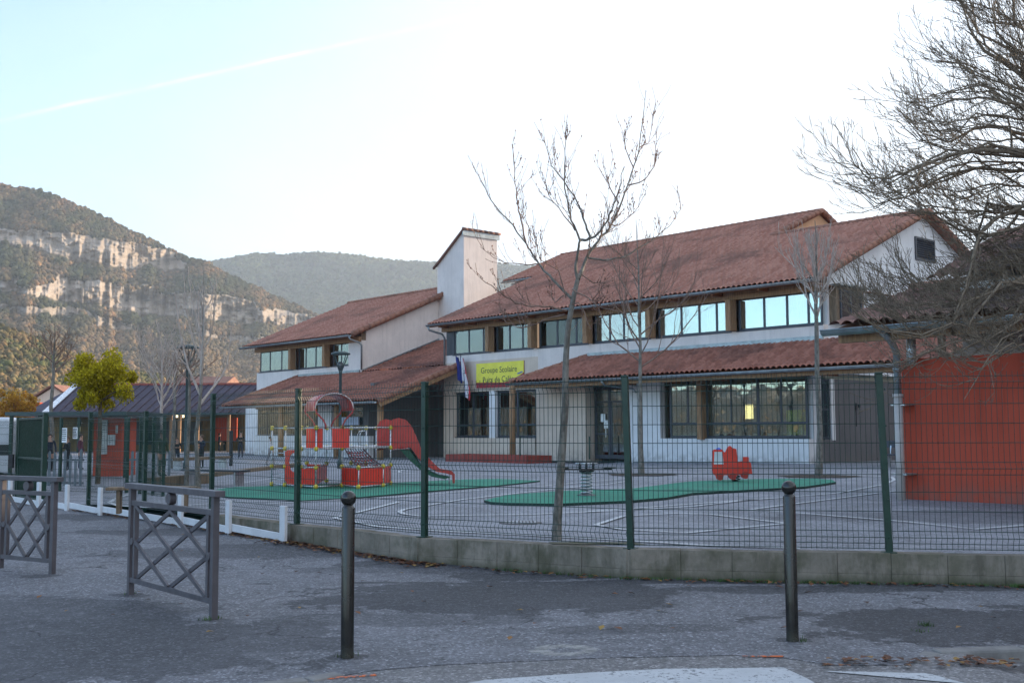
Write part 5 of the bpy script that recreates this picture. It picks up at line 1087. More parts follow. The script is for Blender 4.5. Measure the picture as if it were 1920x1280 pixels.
# far houses
def house(px0, px1, Y, ye, yr, wallm, roofm, lab, depth=7., gab=False):
    x0_, x1_ = X(px0, Y), X(px1, Y); o = empty('village_house', ((x0_+x1_)/2, Y, 0), 0, lab, 'house', 'village houses beyond the schoolyard'); w_ = (x1_-x0_)/2; ze, zr = Zp(ye, Y), Zp(yr, Y+depth/2)
    MB().prism([(-w_+.3, 0, -.5), (w_-.3, 0, -.5), (w_-.3, 0, ze), (-w_+.3, 0, ze)] if not gab else [(-w_+.3, 0, -.5), (w_-.3, 0, -.5), (w_-.3, 0, ze), (0, 0, zr-.1), (-w_+.3, 0, ze)], (0, depth, 0)).build('wall', wallm, o)
    m = MB()
    if gab: m.prism([(-w_, -.3, ze-.05), (0, -.3, zr), (w_, -.3, ze-.05), (w_, -.3, ze+.1), (0, -.3, zr+.16), (-w_, -.3, ze+.1)], (0, depth+.6, 0))
    else: m.prism([(-w_, -.4, ze), (-w_, depth/2, zr), (-w_, depth+.4, ze)], (2*w_, 0, 0))
    m.build('roof', roofm, o)
    for i in (-.5, .4): MB().box(w_*i-.4, w_*i+.4, -.04, -.003, ze-1.6, ze-.4).build('window', m_frame, o)
    return o
m_far = pm('far_red_roof', (.22, .105, .075), .85, 0, .2, 2.); house(58, 140, 95, 748, 727, m_beige, m_far, 'beige house with a red tile gable behind the purple roof, far left', 8, True); house(318, 420, 110, 724, 707, m_beige, m_far, 'red tiled house roof just above the purple roof', 8)
rb = MB().box(X(28, 84), X(75, 84), 84, 90, -.5, Zp(754, 84)).build('red_block', m_redwall); tag(rb, 'plain brick-red block behind the left end of the purple roof', 'building')
# white delivery van at the far left
vn = empty('delivery_van', (X(2, 31), 31, -.1), R(4), 'white delivery van parked at the far left edge behind the fence', 'van'); mvw = pm('van_white', (.68, .70, .74), .3, 0, .04)
MB().prism([(-2.6, 0, .45), (.29, 0, .45), (.30, 0, 1.9), (.22, 0, 2.02), (-2.6, 0, 2.02)], (0, 1.9, 0)).build('body', mvw, vn, bevel=.05); MB().box(-2.4, .31, -.012, -.002, .95, 1.25).build('side_window', m_dark, vn)
for x in (-2., -.25): MB().tube([(x, -.02, .33), (x, .2, .33)], .33, 20).build('wheel', m_dark, vn, True)
# ================================================================== BENCHES, PLANTER, BINS
def bench(a, b_, h, lab, back=False, m1=m_wood2, m2=m_steelw, dpt=.36, th_=.045):
    a = Vector(a); b_ = Vector(b_); L_ = (b_-a).xy.length; o = empty('bench', a, math.atan2(b_.y-a.y, b_.x-a.x), lab, 'bench')
    MB().box(0, L_, 0, dpt, h-th_, h).build('seat', m1, o, bevel=.008)
    for x in (.18, L_-.18): MB().box(x-.025, x+.025, .04, dpt-.04, 0, h-th_-.003).build('leg', m2, o)
    if back:
        MB().box(0, L_, dpt, dpt+.03, h+.2, h+.42).build('backrest', m1, o)
        for x in (.18, L_-.18): MB().bar((x, dpt-.05, h), (x, dpt+.045, h+.42), .04, .02).build('back_support', m2, o)
    return o
bench(pg(196, 964), pg(369, 958), .40, 'long brown plank bench just behind the white edging', m2=m_wood2, dpt=.3)
bench(pg(338, 911), pg(448, 911), .40, 'thin-topped grey bench beside the green surface, under the tall bare tree', m1=m_frame, dpt=.35)
bench(pg(335, 882), pg(432, 879), .42, 'brown slatted bench where the children stand', m1=m_wood2, dpt=.4, th_=.1)
a, c = pg(276, 915), pg(393, 905); so_ = MB().bar(a+Vector((0, 0, .12)), c+Vector((0, 0, .12)), .25, .24).build('timber_sleeper', m_wood2, bevel=.01); tag(so_, 'long weathered timber sleeper lying along the yard edge', 'timber')
a, c = pg(400, 893), pg(560, 873); so_ = MB().bar(a+Vector((0, 0, .06)), c+Vector((0, 0, .06)), .2, .12).build('kerb_edging', m_wood2, bevel=.01); tag(so_, 'low dark timber kerb running behind the climbing frame', 'timber')
bench(bw(3.2, -.9, .0)+Vector((0, 0, -.05)), bw(5.4, -.9, 0)+Vector((0, 0, -.05)), .45, 'grey bench with a backrest under the low roof at the right', True, m_frame, m_steelw)
pl = bobj('planter', 'long brick-red planter box in front of the sign wall', 'planter'); u0, _ = hv(838, 860, -3.2); u1, _ = hv(990, 862, -3.2)
mpl = pm('planter_red', (.26, .05, .035), .85, 0, .15, 2.); z0 = -.3; z1 = .17
MB().box(u0, u1, -3.3, -3.15, z0, z1).box(u0, u1, -2.0, -1.85, z0, z1).box(u0, u0+.15, -3.149, -2.001, z0, z1).box(u1-.15, u1, -3.149, -2.001, z0, z1).build('planter_wall', mpl, pl, bevel=.01)
MB().box(u0+.15, u1-.15, -3.15, -2., z0, z1-.08).build('soil', pm('pit_soil', (.045, .03, .02), .95), pl)
for u in (u0+4., u0+6.6, u0+8.): MB().tube([(u, -2.5, z1-.1), (u, -2.5, .95)], .03, 6).build('stake', m_green, pl)
bk = pg(433, 873); bp = MB().lathe([(.07, -.1), (.07, 1.35), (.05, 1.38)], (0, 0, 0), 12).build('yard_post', m_dark); bp.location = bk; tag(bp, 'plain black post in the yard among the children', 'post')
# ================================================================== PEOPLE
m_skin = pm('skin', (.42, .24, .17), .6); m_shoe = pm('shoe', (.03, .03, .035), .6)
def person(px, py, Hm, lab, jacket, trousers, hair, face=0., pose='stand', at_=None, group='children in the schoolyard', hairlong=False):
    b = at_ or pg(px, py); s = Hm/1.7; o = empty('person', b, face, lab, 'person', group)
    J = {}; E = []
    def v(n_, x, y, z, r_, rg): J[n_] = (Vector((x, y, z))*s, r_*s, rg)
    sit = pose == 'sit'; dz = -.42 if sit else 0.; st_ = .13 if pose == 'walk' else 0.
    v('pel', 0, 0, .93+dz, .13, 1); v('wai', 0, 0, 1.08+dz, .115, 0); v('che', 0, .0, 1.28+dz, .135, 0); v('nek', 0, -.01, 1.45+dz, .055, 2); v('hd1', 0, -.02, 1.56+dz, .085, 2); v('hd2', 0, -.015, 1.66+dz, .078, 2)
    E += [('pel', 'wai'), ('wai', 'che'), ('che', 'nek'), ('nek', 'hd1'), ('hd1', 'hd2')]
    for sd_, q in ((-1, 'l'), (1, 'r')):
        v('hip'+q, .09*sd_, 0, .88+dz, .095, 1)
        if sit: v('kne'+q, .11*sd_, -.42, .50, .065, 1); v('ank'+q, .11*sd_, -.44, .09, .045, 1); v('toe'+q, .12*sd_, -.6, .04, .035, 3)
        else: f_ = st_*sd_; v('kne'+q, .10*sd_, -.02-f_*.9, .49, .066, 1); v('ank'+q, .10*sd_, .02-f_*1.6, .09, .045, 1); v('toe'+q, .12*sd_, -.13-f_*1.6, .035, .035, 3)
        v('sho'+q, .18*sd_, .0, 1.38+dz, .062, 0)
        if pose in ('hold', 'sit'): v('elb'+q, .25*sd_, -.05, 1.12+dz, .05, 0); v('wri'+q, .12*sd_, -.27, 1.13+dz, .035, 0); v('han'+q, .07*sd_, -.32, 1.15+dz, .036, 2); fd = Vector((-.5*sd_, -.8, -.1))
        elif pose == 'up' and sd_ > 0: v('elb'+q, .36*sd_, -.06, 1.35+dz, .048, 0); v('wri'+q, .42*sd_, -.16, 1.56, .034, 0); v('han'+q, .44*sd_, -.18, 1.63, .034, 2); fd = Vector((.2, -.2, 1))
        else: v('elb'+q, .25*sd_, .02+st_*sd_, 1.12+dz, .05, 0); v('wri'+q, .25*sd_, -.05+st_*sd_*1.3, .90+dz, .034, 0); v('han'+q, .25*sd_, -.07+st_*sd_*1.4, .83+dz, .034, 2); fd = Vector((0, -.25, -1))
        E += [('pel', 'hip'+q), ('hip'+q, 'kne'+q), ('kne'+q, 'ank'+q), ('ank'+q, 'toe'+q), ('che', 'sho'+q), ('sho'+q, 'elb'+q), ('elb'+q, 'wri'+q), ('wri'+q, 'han'+q)]
        fd = fd.normalized(); side_ = fd.cross(Vector((0, 1, .2))).normalized() if abs(fd.y) < .7 else fd.cross(Vector((0, 0, 1))).normalized()
        for i in range(5):
            p0_ = J['han'+q][0]/s; L_ = (.07, .085, .09, .085, .06)[i]; off = side_*(i-2)*.018; a_ = p0_+fd*.03+off; dd = fd if i else (fd*.5+side_*-1.)
            nm = 'f%d%s' % (i, q); J[nm] = ((a_)*s, .010*s, 2); J[nm+'t'] = ((a_+dd.normalized()*L_+Vector((0, -.012, 0)))*s, .007*s, 2); E += [('han'+q, nm), (nm, nm+'t')]
    names = list(J); me = bpy.data.meshes.new('body'); me.from_pydata([J[n_][0] for n_ in names], [(names.index(a), names.index(c)) for a, c in E], [])
    ob = bpy.data.objects.new('tmp_body', me); COL.objects.link(ob); sk_ = ob.modifiers.new('s', 'SKIN'); sk_.use_smooth_shade = True
    for i, n_ in enumerate(names): me.skin_vertices[0].data[i].radius = (J[n_][1], J[n_][1]*(.8 if n_ in ('che', 'wai') else 1))
    me.skin_vertices[0].data[0].use_root = True; ss = ob.modifiers.new('d', 'SUBSURF'); ss.levels = 1; ss.render_levels = 1
    bpy.context.view_layer.update(); m2 = bpy.data.meshes.new_from_object(ob.evaluated_get(bpy.context.evaluated_depsgraph_get())); bpy.data.objects.remove(ob)
    m2.name = 'body'; m2.materials.clear()
    for q in (jacket, trousers, m_skin, m_shoe): m2.materials.append(q)
    pos = np.array([J[n_][0][:] for n_ in names]); rg = [J[n_][2] for n_ in names]
    for f_ in m2.polygons:
        f_.material_index = rg[int(np.argmin(((pos-np.array(f_.center))**2).sum(1)))]; f_.use_smooth = True
    bo = bpy.data.objects.new('body', m2); COL.objects.link(bo); bo.parent = o
    hz_ = J['hd1'][0]; hm = MB(); hm.ball(hz_+Vector((0, .02*s, .05*s)), .105*s, 14, 9, (1., 1.08, 1.02)); 
    if hairlong: hm.tube([hz_+Vector((0, .07*s, .03*s)), hz_+Vector((0, .10*s, -.1*s)), hz_+Vector((0, .09*s, -.24*s))], [.085*s, .08*s, .05*s], 10)
    hm.v = [(x, max(y, hz_.y-.045*s) if z < hz_.z+.085*s else y, z) for x, y, z in hm.v]; hm.build('hair', hair, o, True)
    fc = MB(); 
    for sx_ in (-1, 1): fc.ball(hz_+Vector((.032*s*sx_, -.083*s, .02*s)), .012*s, 6, 4)
    fc.build('eyes', m_dark, o); nm_ = MB().ball(hz_+Vector((0, -.095*s, -.005*s)), .015*s, 6, 5); nm_.build('nose', m_skin, o); MB().ball(hz_+Vector((0, -.082*s, -.042*s)), .02*s, 8, 4, (1, .4, .35)).build('mouth', pm('lips', (.35, .12, .1), .6), o)
    for sx_ in (-1, 1): MB().ball(hz_+Vector((.088*s*sx_, .0, .0)), .022*s, 6, 5, (.5, 1, 1.4)).build('ear', m_skin, o)
    return o
NAV = pm('navy_cloth', (.018, .022, .04), .9, 0, .2, 8.); BLK = pm('black_cloth', (.015, .015, .018), .9, 0, .2, 8.); GRY = pm('grey_cloth', (.2, .2, .22), .9, 0, .2, 8.); WHT = pm('white_cloth', (.5, .5, .54), .9, 0, .1, 8.); TEA = pm('teal_cloth', (.05, .16, .2), .9, 0, .2, 8.); PLM = pm('plum_cloth', (.10, .03, .05), .9, 0, .2, 8.); LBL = pm('light_blue_cloth', (.25, .33, .45), .9, 0, .2, 8.); GRN = pm('olive_cloth', (.05, .07, .04), .9, 0, .2, 8.)
HB = pm('dark_hair', (.02, .014, .01), .7); HN = pm('brown_hair', (.09, .05, .025), .7)
G_ = lambda x, y, z=0.: Vector((x, y, z))
person(92, 884, 1.2, 'child in a dark coat behind the gate, left of the two white notices', NAV, BLK, HB, R(30), 'stand', group='children behind the gate')
person(126, 882, 1.15, 'child in black clothes behind the gate, directly below the white notices', BLK, BLK, HN, R(-40), 'hold', group='children behind the gate')
person(150, 880, 1.25, 'child in a dark plum coat behind the gate, just left of the red kiosk', PLM, NAV, HB, R(90), 'stand', group='children behind the gate')
person(331, 877, 1.12, 'child in a black jacket with hands held together, left of the tall bare tree', BLK, NAV, HN, R(20), 'hold')
person(303, 893, 1.25, 'child in olive clothes standing by the left fence, nearest the kiosk', GRN, GRN, HB, R(60), 'stand')
o_ = person(377, 878, 1.22, 'child in a dark coat between the tall bare tree and the fence post', NAV, BLK, HN, R(-30), 'hold')
person(411, 846, 1.22, 'child in a dark coat with raised arm, just right of the fence post', BLK, NAV, HB, R(120), 'up')
person(421, 845, 1.18, 'child in plum clothes beside the child with the raised arm', PLM, BLK, HN, R(-100), 'stand')
person(451, 859, 1.32, 'child in a long black coat holding something, left of the climbing frame', BLK, NAV, HB, R(10), 'hold')
person(507, 872, 1.15, 'child in a white jacket walking behind the ladder of the climbing frame', WHT, GRY, HB, R(80), 'walk')
person(812, 852, 1.60, 'adult in a dark jacket standing under the porch, right of the fence post', NAV, BLK, HB, R(15), 'stand', group='people under the porch', hairlong=True)
person(830, 853, 1.0, 'child in a pale patterned coat standing beside the adult', LBL, BLK, HN, R(-10), 'hold', group='people under the porch')
person(789, 852, 1.08, 'child in a teal jacket, left of the adult', TEA, BLK, HB, R(40), 'stand', group='people under the porch')
sp_ = bw(5.0, -.85, -.05); person(0, 0, 1.2, 'child in light blue sitting on the grey bench behind the pale downpipe', LBL, NAV, HN, RZ, 'sit', at_=sp_+VV*.12, group='seated child')
# ================================================================== HILLS
def vnoise(x, y, seed=0):
    xi = np.floor(x).astype(np.int64); yi = np.floor(y).astype(np.int64); xf = x-xi; yf_ = y-yi
    def h(a, b): n = (a*374761393+b*668265263+seed*982451653) & 0x7fffffff; n = ((n ^ (n >> 13))*1274126177) & 0x7fffffff; return ((n ^ (n >> 16)) & 0xffff)/65535.
    u = xf*xf*(3-2*xf); v = yf_*yf_*(3-2*yf_)
    return (h(xi, yi)*(1-u)+h(xi+1, yi)*u)*(1-v)+(h(xi, yi+1)*(1-u)+h(xi+1, yi+1)*u)*v
def fbm(x, y, o=5, seed=0):
    s = 0; a = .5; 
    for i in range(o): s = s+a*vnoise(x*2**i, y*2**i, seed+i); a *= .5
    return s
t = NT('hillside'); tc_ = t.attr('tint', 0); n1 = t.noise(.09, 6, .7); n2 = t.noise(.5, 5, .7)
c_ = t.mix(t.ramp(n1, .3, .7, 0, .5), tc_, t.mix(.5, tc_, (.02, .02, .012), 'MULTIPLY')); c_ = t.mix(t.ramp(n2, .4, .7, 0, .35), c_, k((.3, .26, .2), .5)); t.bump(n1, .6, 6.); m_hill = t.fin(c_, .95, spec=.05)
t = NT('far_foliage'); m_fol = t.fin(t.attr('tint', 0), .95, spec=.05)
ICO_V = np.array([(-.526, 0, .851), (.526, 0, .851), (-.526, 0, -.851), (.526, 0, -.851), (0, .851, .526), (0, .851, -.526), (0, -.851, .526), (0, -.851, -.526), (.851, .526, 0), (-.851, .526, 0), (.851, -.526, 0), (-.851, -.526, 0)])
ICO_F = np.array([(0, 1, 4), (0, 4, 9), (9, 4, 5), (4, 8, 5), (4, 1, 8), (8, 1, 10), (8, 10, 3), (5, 8, 3), (5, 3, 2), (2, 3, 7), (7, 3, 10), (7, 10, 6), (7, 6, 11), (11, 6, 0), (0, 6, 1), (6, 10, 1), (9, 11, 0), (9, 2, 11), (9, 5, 2), (7, 11, 2)])
def clumps(name, P, Rr, Cc, label):
    n = len(P); jit = RNG.uniform(.6, 1.25, (n, 12, 1)); V = ICO_V[None]*jit*Rr[:, None, None]*np.array([1, 1, 1.1])+P[:, None, :]
    F = ICO_F[None]+(np.arange(n)*12)[:, None, None]; C4 = np.repeat(np.concatenate([Cc, np.ones((n, 1))], 1)[:, None, :], 12, 1)*RNG.uniform(.8, 1.2, (n, 12, 1))
    o = npmesh(name, V.reshape(-1, 3), F.reshape(-1, 3), m_fol, vcol=C4.reshape(-1, 4)); return tag(o, label, 'woodland', None, 'stuff')
def hill(name, az, crest, D0, D1, nt, rockfn, vegfn, bump, label, ncl, crad, clab, clfn, t0=-.03, seed=0, dshape=1.):
    """az: azimuths (rad, 0 = ahead, negative = left); crest: tangent of elevation of the skyline per azimuth"""
    tx = np.tan(np.clip(az, -1.2, 1.2)); ca = np.cos(az); T_ = crest[:, None]; tt = np.linspace(0, 1, nt)[None, :]
    e = t0+(T_-t0)*tt; xp = 960+FP*np.tan(np.clip(az, -1.3, 1.3))[:, None]+0*e; yp = HY-FP*e/np.cos(np.clip(az, -1.3, 1.3))[:, None]
    rock = rockfn(xp, yp); inc = (1-rock)*1.+rock*.06; g = np.cumsum(inc, 1); g = g/g[:, -1:]
    D = D0+(D1-D0)*g**dshape; sx_ = np.sin(az)[:, None]; cx_ = ca[:, None]
    nb_ = fbm(az[:, None]*30+0*e, e*60, 5, seed)-.5; nr_ = fbm(az[:, None]*160+0*e, e*260, 4, seed+9)-.5
    vert = fbm(az[:, None]*380+0*e, e*190, 4, seed+4)-.5
    D = D+bump*nb_*np.clip(tt*5, 0, 1)+bump*.16*nr_+rock*bump*.13*vert
    e2 = e+(nr_*.0016)*(tt > .9)
    Xw = D*sx_; Yw = D*cx_; Zw = EYE+e2*D
    V = np.stack([Xw, Yw, Zw], -1); col = vegfn(xp, yp, nr_+.5, nb_+.5); rc = np.array([.46, .40, .345]); rc2 = np.array([.33, .275, .23])
    st = np.clip((fbm(az[:, None]*240+0*e, e*420, 5, seed+2)-.25)*1.9, 0, 1)[..., None]; rcol = rc*st+rc2*(1-st); rk = rock[..., None]; col = col*(1-rk)+rcol*rk
    # back slope
    back = V[:, -1:, :]*np.array([1.25, 1.25, .35]); V = np.concatenate([V, back], 1); col = np.concatenate([col, col[:, -1:]], 1)
    nr, nc = V.shape[:2]; idx = np.arange(nr*nc).reshape(nr, nc); F = np.stack([idx[:-1, :-1], idx[1:, :-1], idx[1:, 1:], idx[:-1, 1:]], -1).reshape(-1, 4)
    o = npmesh(name, V.reshape(-1, 3), F, m_hill, smooth=True, vcol=np.concatenate([col.reshape(-1, 3), np.ones((nr*nc, 1))], 1)); tag(o, label, None, None, 'structure')
    if ncl:
        i = RNG.integers(0, nr, ncl*3); j = (nc-2)*RNG.random(ncl*3)**.8; j = j.astype(int); w_ = clfn(xp[i, j], yp[i, j])*(rock[i, j] < .2)*(rock[i, np.minimum(j+6, nc-2)] < .5); kk = RNG.random(len(i)) < w_; i, j = i[kk][:ncl], j[kk][:ncl]
        P = V[i, j]+RNG.normal(0, .8, (len(i), 3))*np.array([1, 1, .2]); R_ = crad*RNG.uniform(.5, 1.3, len(i)); cc = vegfn(xp[i, j], yp[i, j], RNG.random(len(i)), RNG.random(len(i)))*RNG.uniform(.7, 1.5, (len(i), 1))
        clumps('hillside_wood', P+np.array([0, 0, .25])*R_[:, None], R_, cc, clab)
    return o
def lerp_px(tab): xs_, ys_ = zip(*tab); return lambda x: np.interp(x, xs_, ys_)
# nearer mountain with the limestone cliffs
az1 = np.concatenate([np.linspace(R(-112), R(-30), 170), np.linspace(R(-29.8), R(-4), 760)])
cpx = lerp_px([(0, 340), (50, 346), (67, 352), (100, 362), (144, 381), (187, 400), (244, 430), (301, 457), (351, 481), (385, 488), (401, 500), (435, 517), (485, 541), (535, 564), (592, 589), (640, 612), (700, 640), (800, 690), (900, 740)])
pxa = 960+FP*np.tan(np.clip(az1, -1.2, 1.2)); cr1 = np.where(az1 > R(-25.1), (HY-cpx(pxa))/FP*np.cos(az1), np.interp(az1, [R(-112), R(-90), R(-60), R(-45), R(-34), R(-25.1)], [.035, .04, .05, .14, .225, (HY-340)/FP*math.cos(R(25.1))]))
upT = lerp_px([(-2000, 400), (-200, 405), (0, 419), (16, 420), (20, 424), (60, 424), (100, 430), (170, 437), (240, 448), (300, 460), (345, 486), (352, 492), (700, 700)]); upB = lerp_px([(-2000, 420), (-200, 435), (0, 452), (60, 458), (75, 462), (110, 470), (130, 482), (180, 486), (215, 498), (260, 500), (275, 488), (305, 505), (335, 502), (352, 491), (360, 440), (700, 400)])
loT = lerp_px([(-2000, 500), (0, 520), (25, 518), (45, 535), (90, 525), (107, 508), (130, 518), (180, 522), (215, 530), (240, 540), (250, 540), (262, 528), (278, 530), (300, 548), (330, 545), (350, 540), (380, 546), (430, 552), (470, 560), (490, 578), (515, 575), (545, 582), (592, 591), (620, 640), (700, 660)]); loB = lerp_px([(-2000, 520), (0, 540), (60, 548), (100, 556), (140, 562), (175, 568), (215, 576), (250, 578), (265, 585), (330, 590), (400, 596), (470, 604), (500, 600), (540, 607), (590, 603), (600, 600), (700, 610)])
thT = lerp_px([(-2000, 560), (0, 566), (80, 572), (120, 566), (145, 575), (180, 590), (200, 594), (240, 600), (300, 612), (420, 624), (480, 630), (600, 640)]); thB = lerp_px([(-2000, 572), (0, 576), (60, 586), (120, 588), (150, 580), (180, 608), (220, 612), (250, 608), (330, 620), (420, 632), (480, 640), (600, 640)])
def rock1(x, y):
    w1 = (fbm(x/26, y/30, 5, 3)-.5)*26; w2 = (fbm(x/9, y/22, 4, 8)-.5)*12; yy = y+w1*.55+w2*.8; sm_ = lambda a, w_=3.: np.clip(a/w_+.5, 0, 1)
    A = sm_(yy-upT(x))*sm_(upB(x)-yy)*(x < 356); Bq = sm_(yy-loT(x))*sm_(loB(x)-yy)*(x < 604); Cq = sm_(yy-thT(x))*sm_(thB(x)-yy)*(x < 500)*.75
    holes = np.clip((fbm(x/20, y/10, 4, 31)-.64)*14, 0, 1); return np.clip(np.maximum(np.maximum(A, Bq), Cq)*(1-holes*.7), 0, 1)
def veg1(x, y, a, b):
    a = np.clip(a, 0, 1)[..., None]; g = np.array([.038, .044, .024]); br = np.array([.125, .086, .052]); og = np.array([.24, .125, .06])
    n = np.clip((fbm(x/34, y/22, 4, 55)-.35)*2.6, 0, 1)[..., None]; low = np.clip((y-600)/70, 0, 1)[..., None]; c = g*(1-n)+br*n; c = c*(1-low*.7)+br*1.15*low*.7
    pk_ = ((a > .82) & (n > .35)); return np.where(pk_, c*.6+og*.4, c*(.85+.4*a))
hill('cliff_mountain', az1, cr1, 330., 980., 330, rock1, veg1, 60., 'long wooded mountainside with two bands of pale limestone cliff', 60000, 1.9, 'bare and evergreen trees covering the cliffed mountainside', lambda x, y: np.where(x > -250, 1., .12), seed=1)
# sunlit foothill at the far left
az3 = np.linspace(R(-34), R(-9), 330); f3 = lerp_px([(-400, 600), (0, 608), (40, 622), (80, 640), (120, 655), (170, 672), (230, 690), (300, 704), (380, 714), (470, 722), (620, 760)]); px3 = 960+FP*np.tan(az3)
def veg3(x, y, a, b):
    a = np.clip(a, 0, 1)[..., None]; g = np.array([.07, .075, .03]); br = np.array([.16, .105, .055]); n = np.clip((fbm(x/22, y/12, 4, 71)-.3)*2.4, 0, 1)[..., None]; return (g*(1-n)+br*n)*(.7+.6*a)
hill('scrub_foothill', az3, (HY-f3(px3))/FP*np.cos(az3), 210., 400., 110, lambda x, y: x*0., veg3, 26., 'low foothill of brown scrub', 18000, 1.0, 'brown scrub trees on the foothill', lambda x, y: 1., t0=-.004, seed=21)
# far mountain
az2 = np.linspace(R(-24), R(12), 620); f2 = lerp_px([(200, 560), (330, 500), (385, 487), (440, 476), (470, 471), (497, 470), (530, 474), (560, 470), (581, 468), (614, 470), (671, 475), (733, 485), (820, 489), (900, 491), (960, 494), (1000, 497), (1100, 520), (1250, 570), (1500, 640)]); px2 = 960+FP*np.tan(az2)
def veg2(x, y, a, b):
    a = np.clip(a, 0, 1)[..., None]; g = np.array([.034, .050, .024]); gr = np.array([.13, .125, .045]); n = np.clip((fbm(x/60, y/30, 4, 91)-.42)*3, 0, 1)[..., None]; tp = np.clip((500-y)/22, 0, 1)[..., None]*np.clip((x-560)/120, 0, 1)[..., None]; m_ = np.clip(n*.6+tp*.8, 0, 1); return (g*(1-m_)+gr*m_)*(.75+.5*a)
hill('far_mountain', az2, (HY-f2(px2))/FP*np.cos(az2), 1250., 2100., 150, lambda x, y: np.clip((fbm(x/14, y/8, 4, 47)-.6)*12, 0, 1)*(y < 500)*((x > 488) & (x < 520)), veg2, 120., 'broad wooded mountain behind the school', 36000, 3.8, 'trees covering the far mountain', lambda x, y: 1., seed=41)
# ================================================================== HAZE
hb = MB().box(-2600, 700, -60, 2700, -1.6, 620).build('haze', None or bpy.data.materials.new('haze_air')); hb['kind'] = 'stuff'; hb['label'] = 'faint bluish haze in the valley air'
hm_ = hb.data.materials[0]; hm_.use_nodes = True; hm_.node_tree.nodes.clear(); ho = hm_.node_tree.nodes.new('ShaderNodeOutputMaterial'); hv_ = hm_.node_tree.nodes.new('ShaderNodeVolumePrincipled'); hv_.inputs['Color'].default_value = (.70, .82, .96, 1); hv_.inputs['Density'].default_value = .00021; hv_.inputs['Anisotropy'].default_value = .2; hm_.node_tree.links.new(hv_.outputs[0], ho.inputs['Volume'])
# ================================================================== LIGHT
SUN_AZ = R(35); SUN_EL = R(9.5)
sd = Vector((math.cos(SUN_AZ)*math.cos(SUN_EL), math.sin(SUN_AZ)*math.cos(SUN_EL), math.sin(SUN_EL)))
sl_ = bpy.data.lights.new('sun', 'SUN'); sl_.energy = 3.2; sl_.angle = R(.53); sl_.color = (1, .78, .55)
so = bpy.data.objects.new('sun', sl_); COL.objects.link(so); so.rotation_euler = sd.to_track_quat('Z', 'Y').to_euler(); so.location = sd*50
wd = bpy.data.worlds.new('World'); sc.world = wd; wd.use_nodes = True; wt = wd.node_tree; wt.nodes.clear()
wo = wt.nodes.new('ShaderNodeOutputWorld'); bg = wt.nodes.new('ShaderNodeBackground'); sk = wt.nodes.new('ShaderNodeTexSky')
sk.sky_type = 'NISHITA'; sk.sun_disc = False; sk.sun_elevation = SUN_EL; sk.sun_rotation = math.pi/2-SUN_AZ; sk.air_density = 1.; sk.dust_density = .8; sk.ozone_density = 3.0; sk.altitude = 300
bg.inputs[1].default_value = .15
def wn(t, **kw):
    n = wt.nodes.new(t)
    for a, b in kw.items(): setattr(n, a, b)
    return n
def wl(a, b): wt.links.new(a, b)
def wmath(op, a, b=None):
    n = wn('ShaderNodeMath', operation=op)
    for i, v in enumerate((a, b)):
        if v is None: continue
        if isinstance(v, (int, float)): n.inputs[i].default_value = v
        else: wl(v, n.inputs[i])
    return n.outputs[0]
def wramp(f, a, b, lo, hi):
    n = wn('ShaderNodeMapRange', interpolation_type='SMOOTHSTEP'); wl(f, n.inputs[0]); n.inputs[1].default_value = a; n.inputs[2].default_value = b; n.inputs[3].default_value = lo; n.inputs[4].default_value = hi; return n.outputs[0]
tc = wn('ShaderNodeTexCoord'); sx = wn('ShaderNodeSeparateXYZ'); wl(tc.outputs['Generated'], sx.inputs[0])
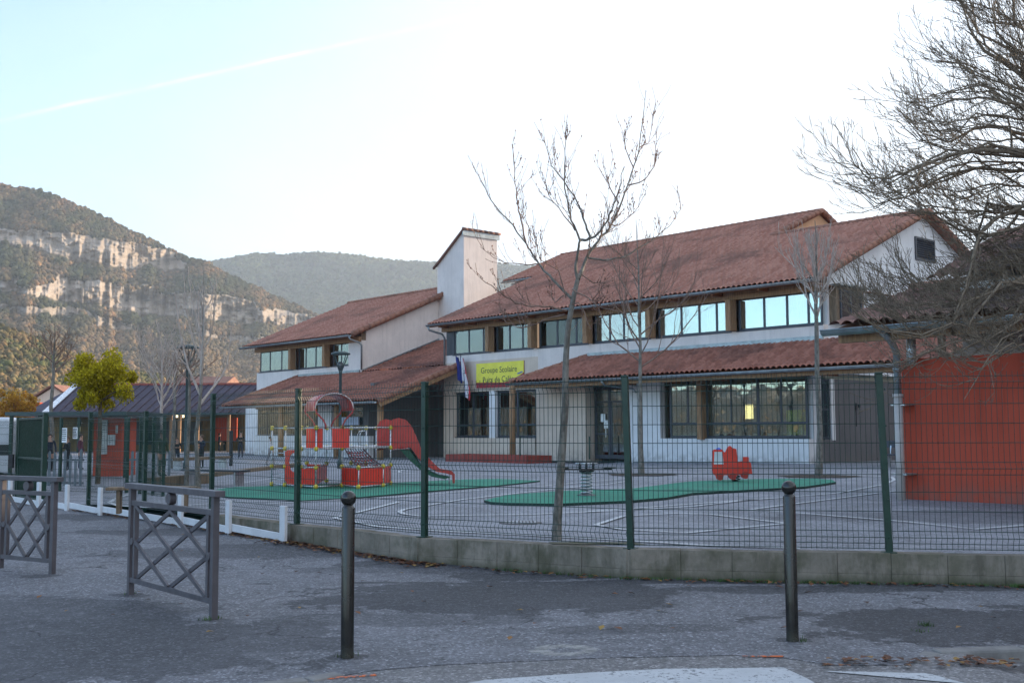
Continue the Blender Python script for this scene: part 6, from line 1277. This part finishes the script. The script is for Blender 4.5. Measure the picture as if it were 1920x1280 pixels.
# high thin cloud veil, streaky, and the old contrail: both are features of the sky, fixed in direction
den = wmath('ADD', sx.outputs[2], .12); cx = wmath('DIVIDE', sx.outputs[0], den); cy = wmath('DIVIDE', sx.outputs[1], den)
cb = wn('ShaderNodeCombineXYZ'); wl(wmath('MULTIPLY', cx, .55), cb.inputs[0]); wl(wmath('MULTIPLY', cy, .55), cb.inputs[1])
nz_ = wn('ShaderNodeTexNoise'); nz_.inputs['Scale'].default_value = 1.1; nz_.inputs['Detail'].default_value = 7; nz_.inputs['Distortion'].default_value = .7; wl(cb.outputs[0], nz_.inputs['Vector'])
veil = wmath('ADD', wramp(nz_.outputs[0], .35, .8, .0, .30), wramp(sx.outputs[0], -.5, .25, .04, .72))
d1 = Vector(ray(0, 226)).normalized(); d2 = Vector(ray(850, 37)).normalized(); nn = d1.cross(d2).normalized()
vm = wn('ShaderNodeVectorMath', operation='DOT_PRODUCT'); wl(tc.outputs['Generated'], vm.inputs[0]); vm.inputs[1].default_value = nn
nb2 = wn('ShaderNodeTexNoise'); nb2.inputs['Scale'].default_value = 9; nb2.inputs['Detail'].default_value = 5; wl(tc.outputs['Generated'], nb2.inputs['Vector'])
dist = wmath('ABSOLUTE', wmath('ADD', vm.outputs['Value'], wmath('MULTIPLY', wmath('SUBTRACT', nb2.outputs[0], .5), .006)))
trail = wmath('MULTIPLY', wramp(dist, .0, .0028, .55, 0.), wramp(nb2.outputs[0], .38, .56, .2, 1.))
trail = wmath('MULTIPLY', trail, wmath('MULTIPLY', wramp(sx.outputs[0], -.75, -.3, 0., 1.), wramp(sx.outputs[0], -.12, .0, 1., 0.)))
hzn = wramp(sx.outputs[2], .0, .5, .30, 0.)
fac = wmath('MINIMUM', wmath('ADD', veil, hzn), .9)
mxw = wn('ShaderNodeMix', data_type='RGBA'); wl(fac, mxw.inputs[0]); wl(sk.outputs[0], mxw.inputs[6])
mxw.inputs[7].default_value = (CLOUD*.92, CLOUD*.99, CLOUD*1.08, 1)
mx2 = wn('ShaderNodeMix', data_type='RGBA'); wl(trail, mx2.inputs[0]); wl(mxw.outputs[2], mx2.inputs[6]); mx2.inputs[7].default_value = (2.6, 2.3, 2.2, 1); wl(mx2.outputs[2], bg.inputs[0]); wl(bg.outputs[0], wo.inputs[0])
sc.view_settings.view_transform = 'Standard'; sc.view_settings.look = 'None'; sc.view_settings.exposure = EXPO; sc.view_settings.gamma = 1
sc.render.engine = 'CYCLES'; sc.cycles.max_bounces = 6; sc.cycles.transparent_max_bounces = 12; sc.cycles.volume_bounces = 1
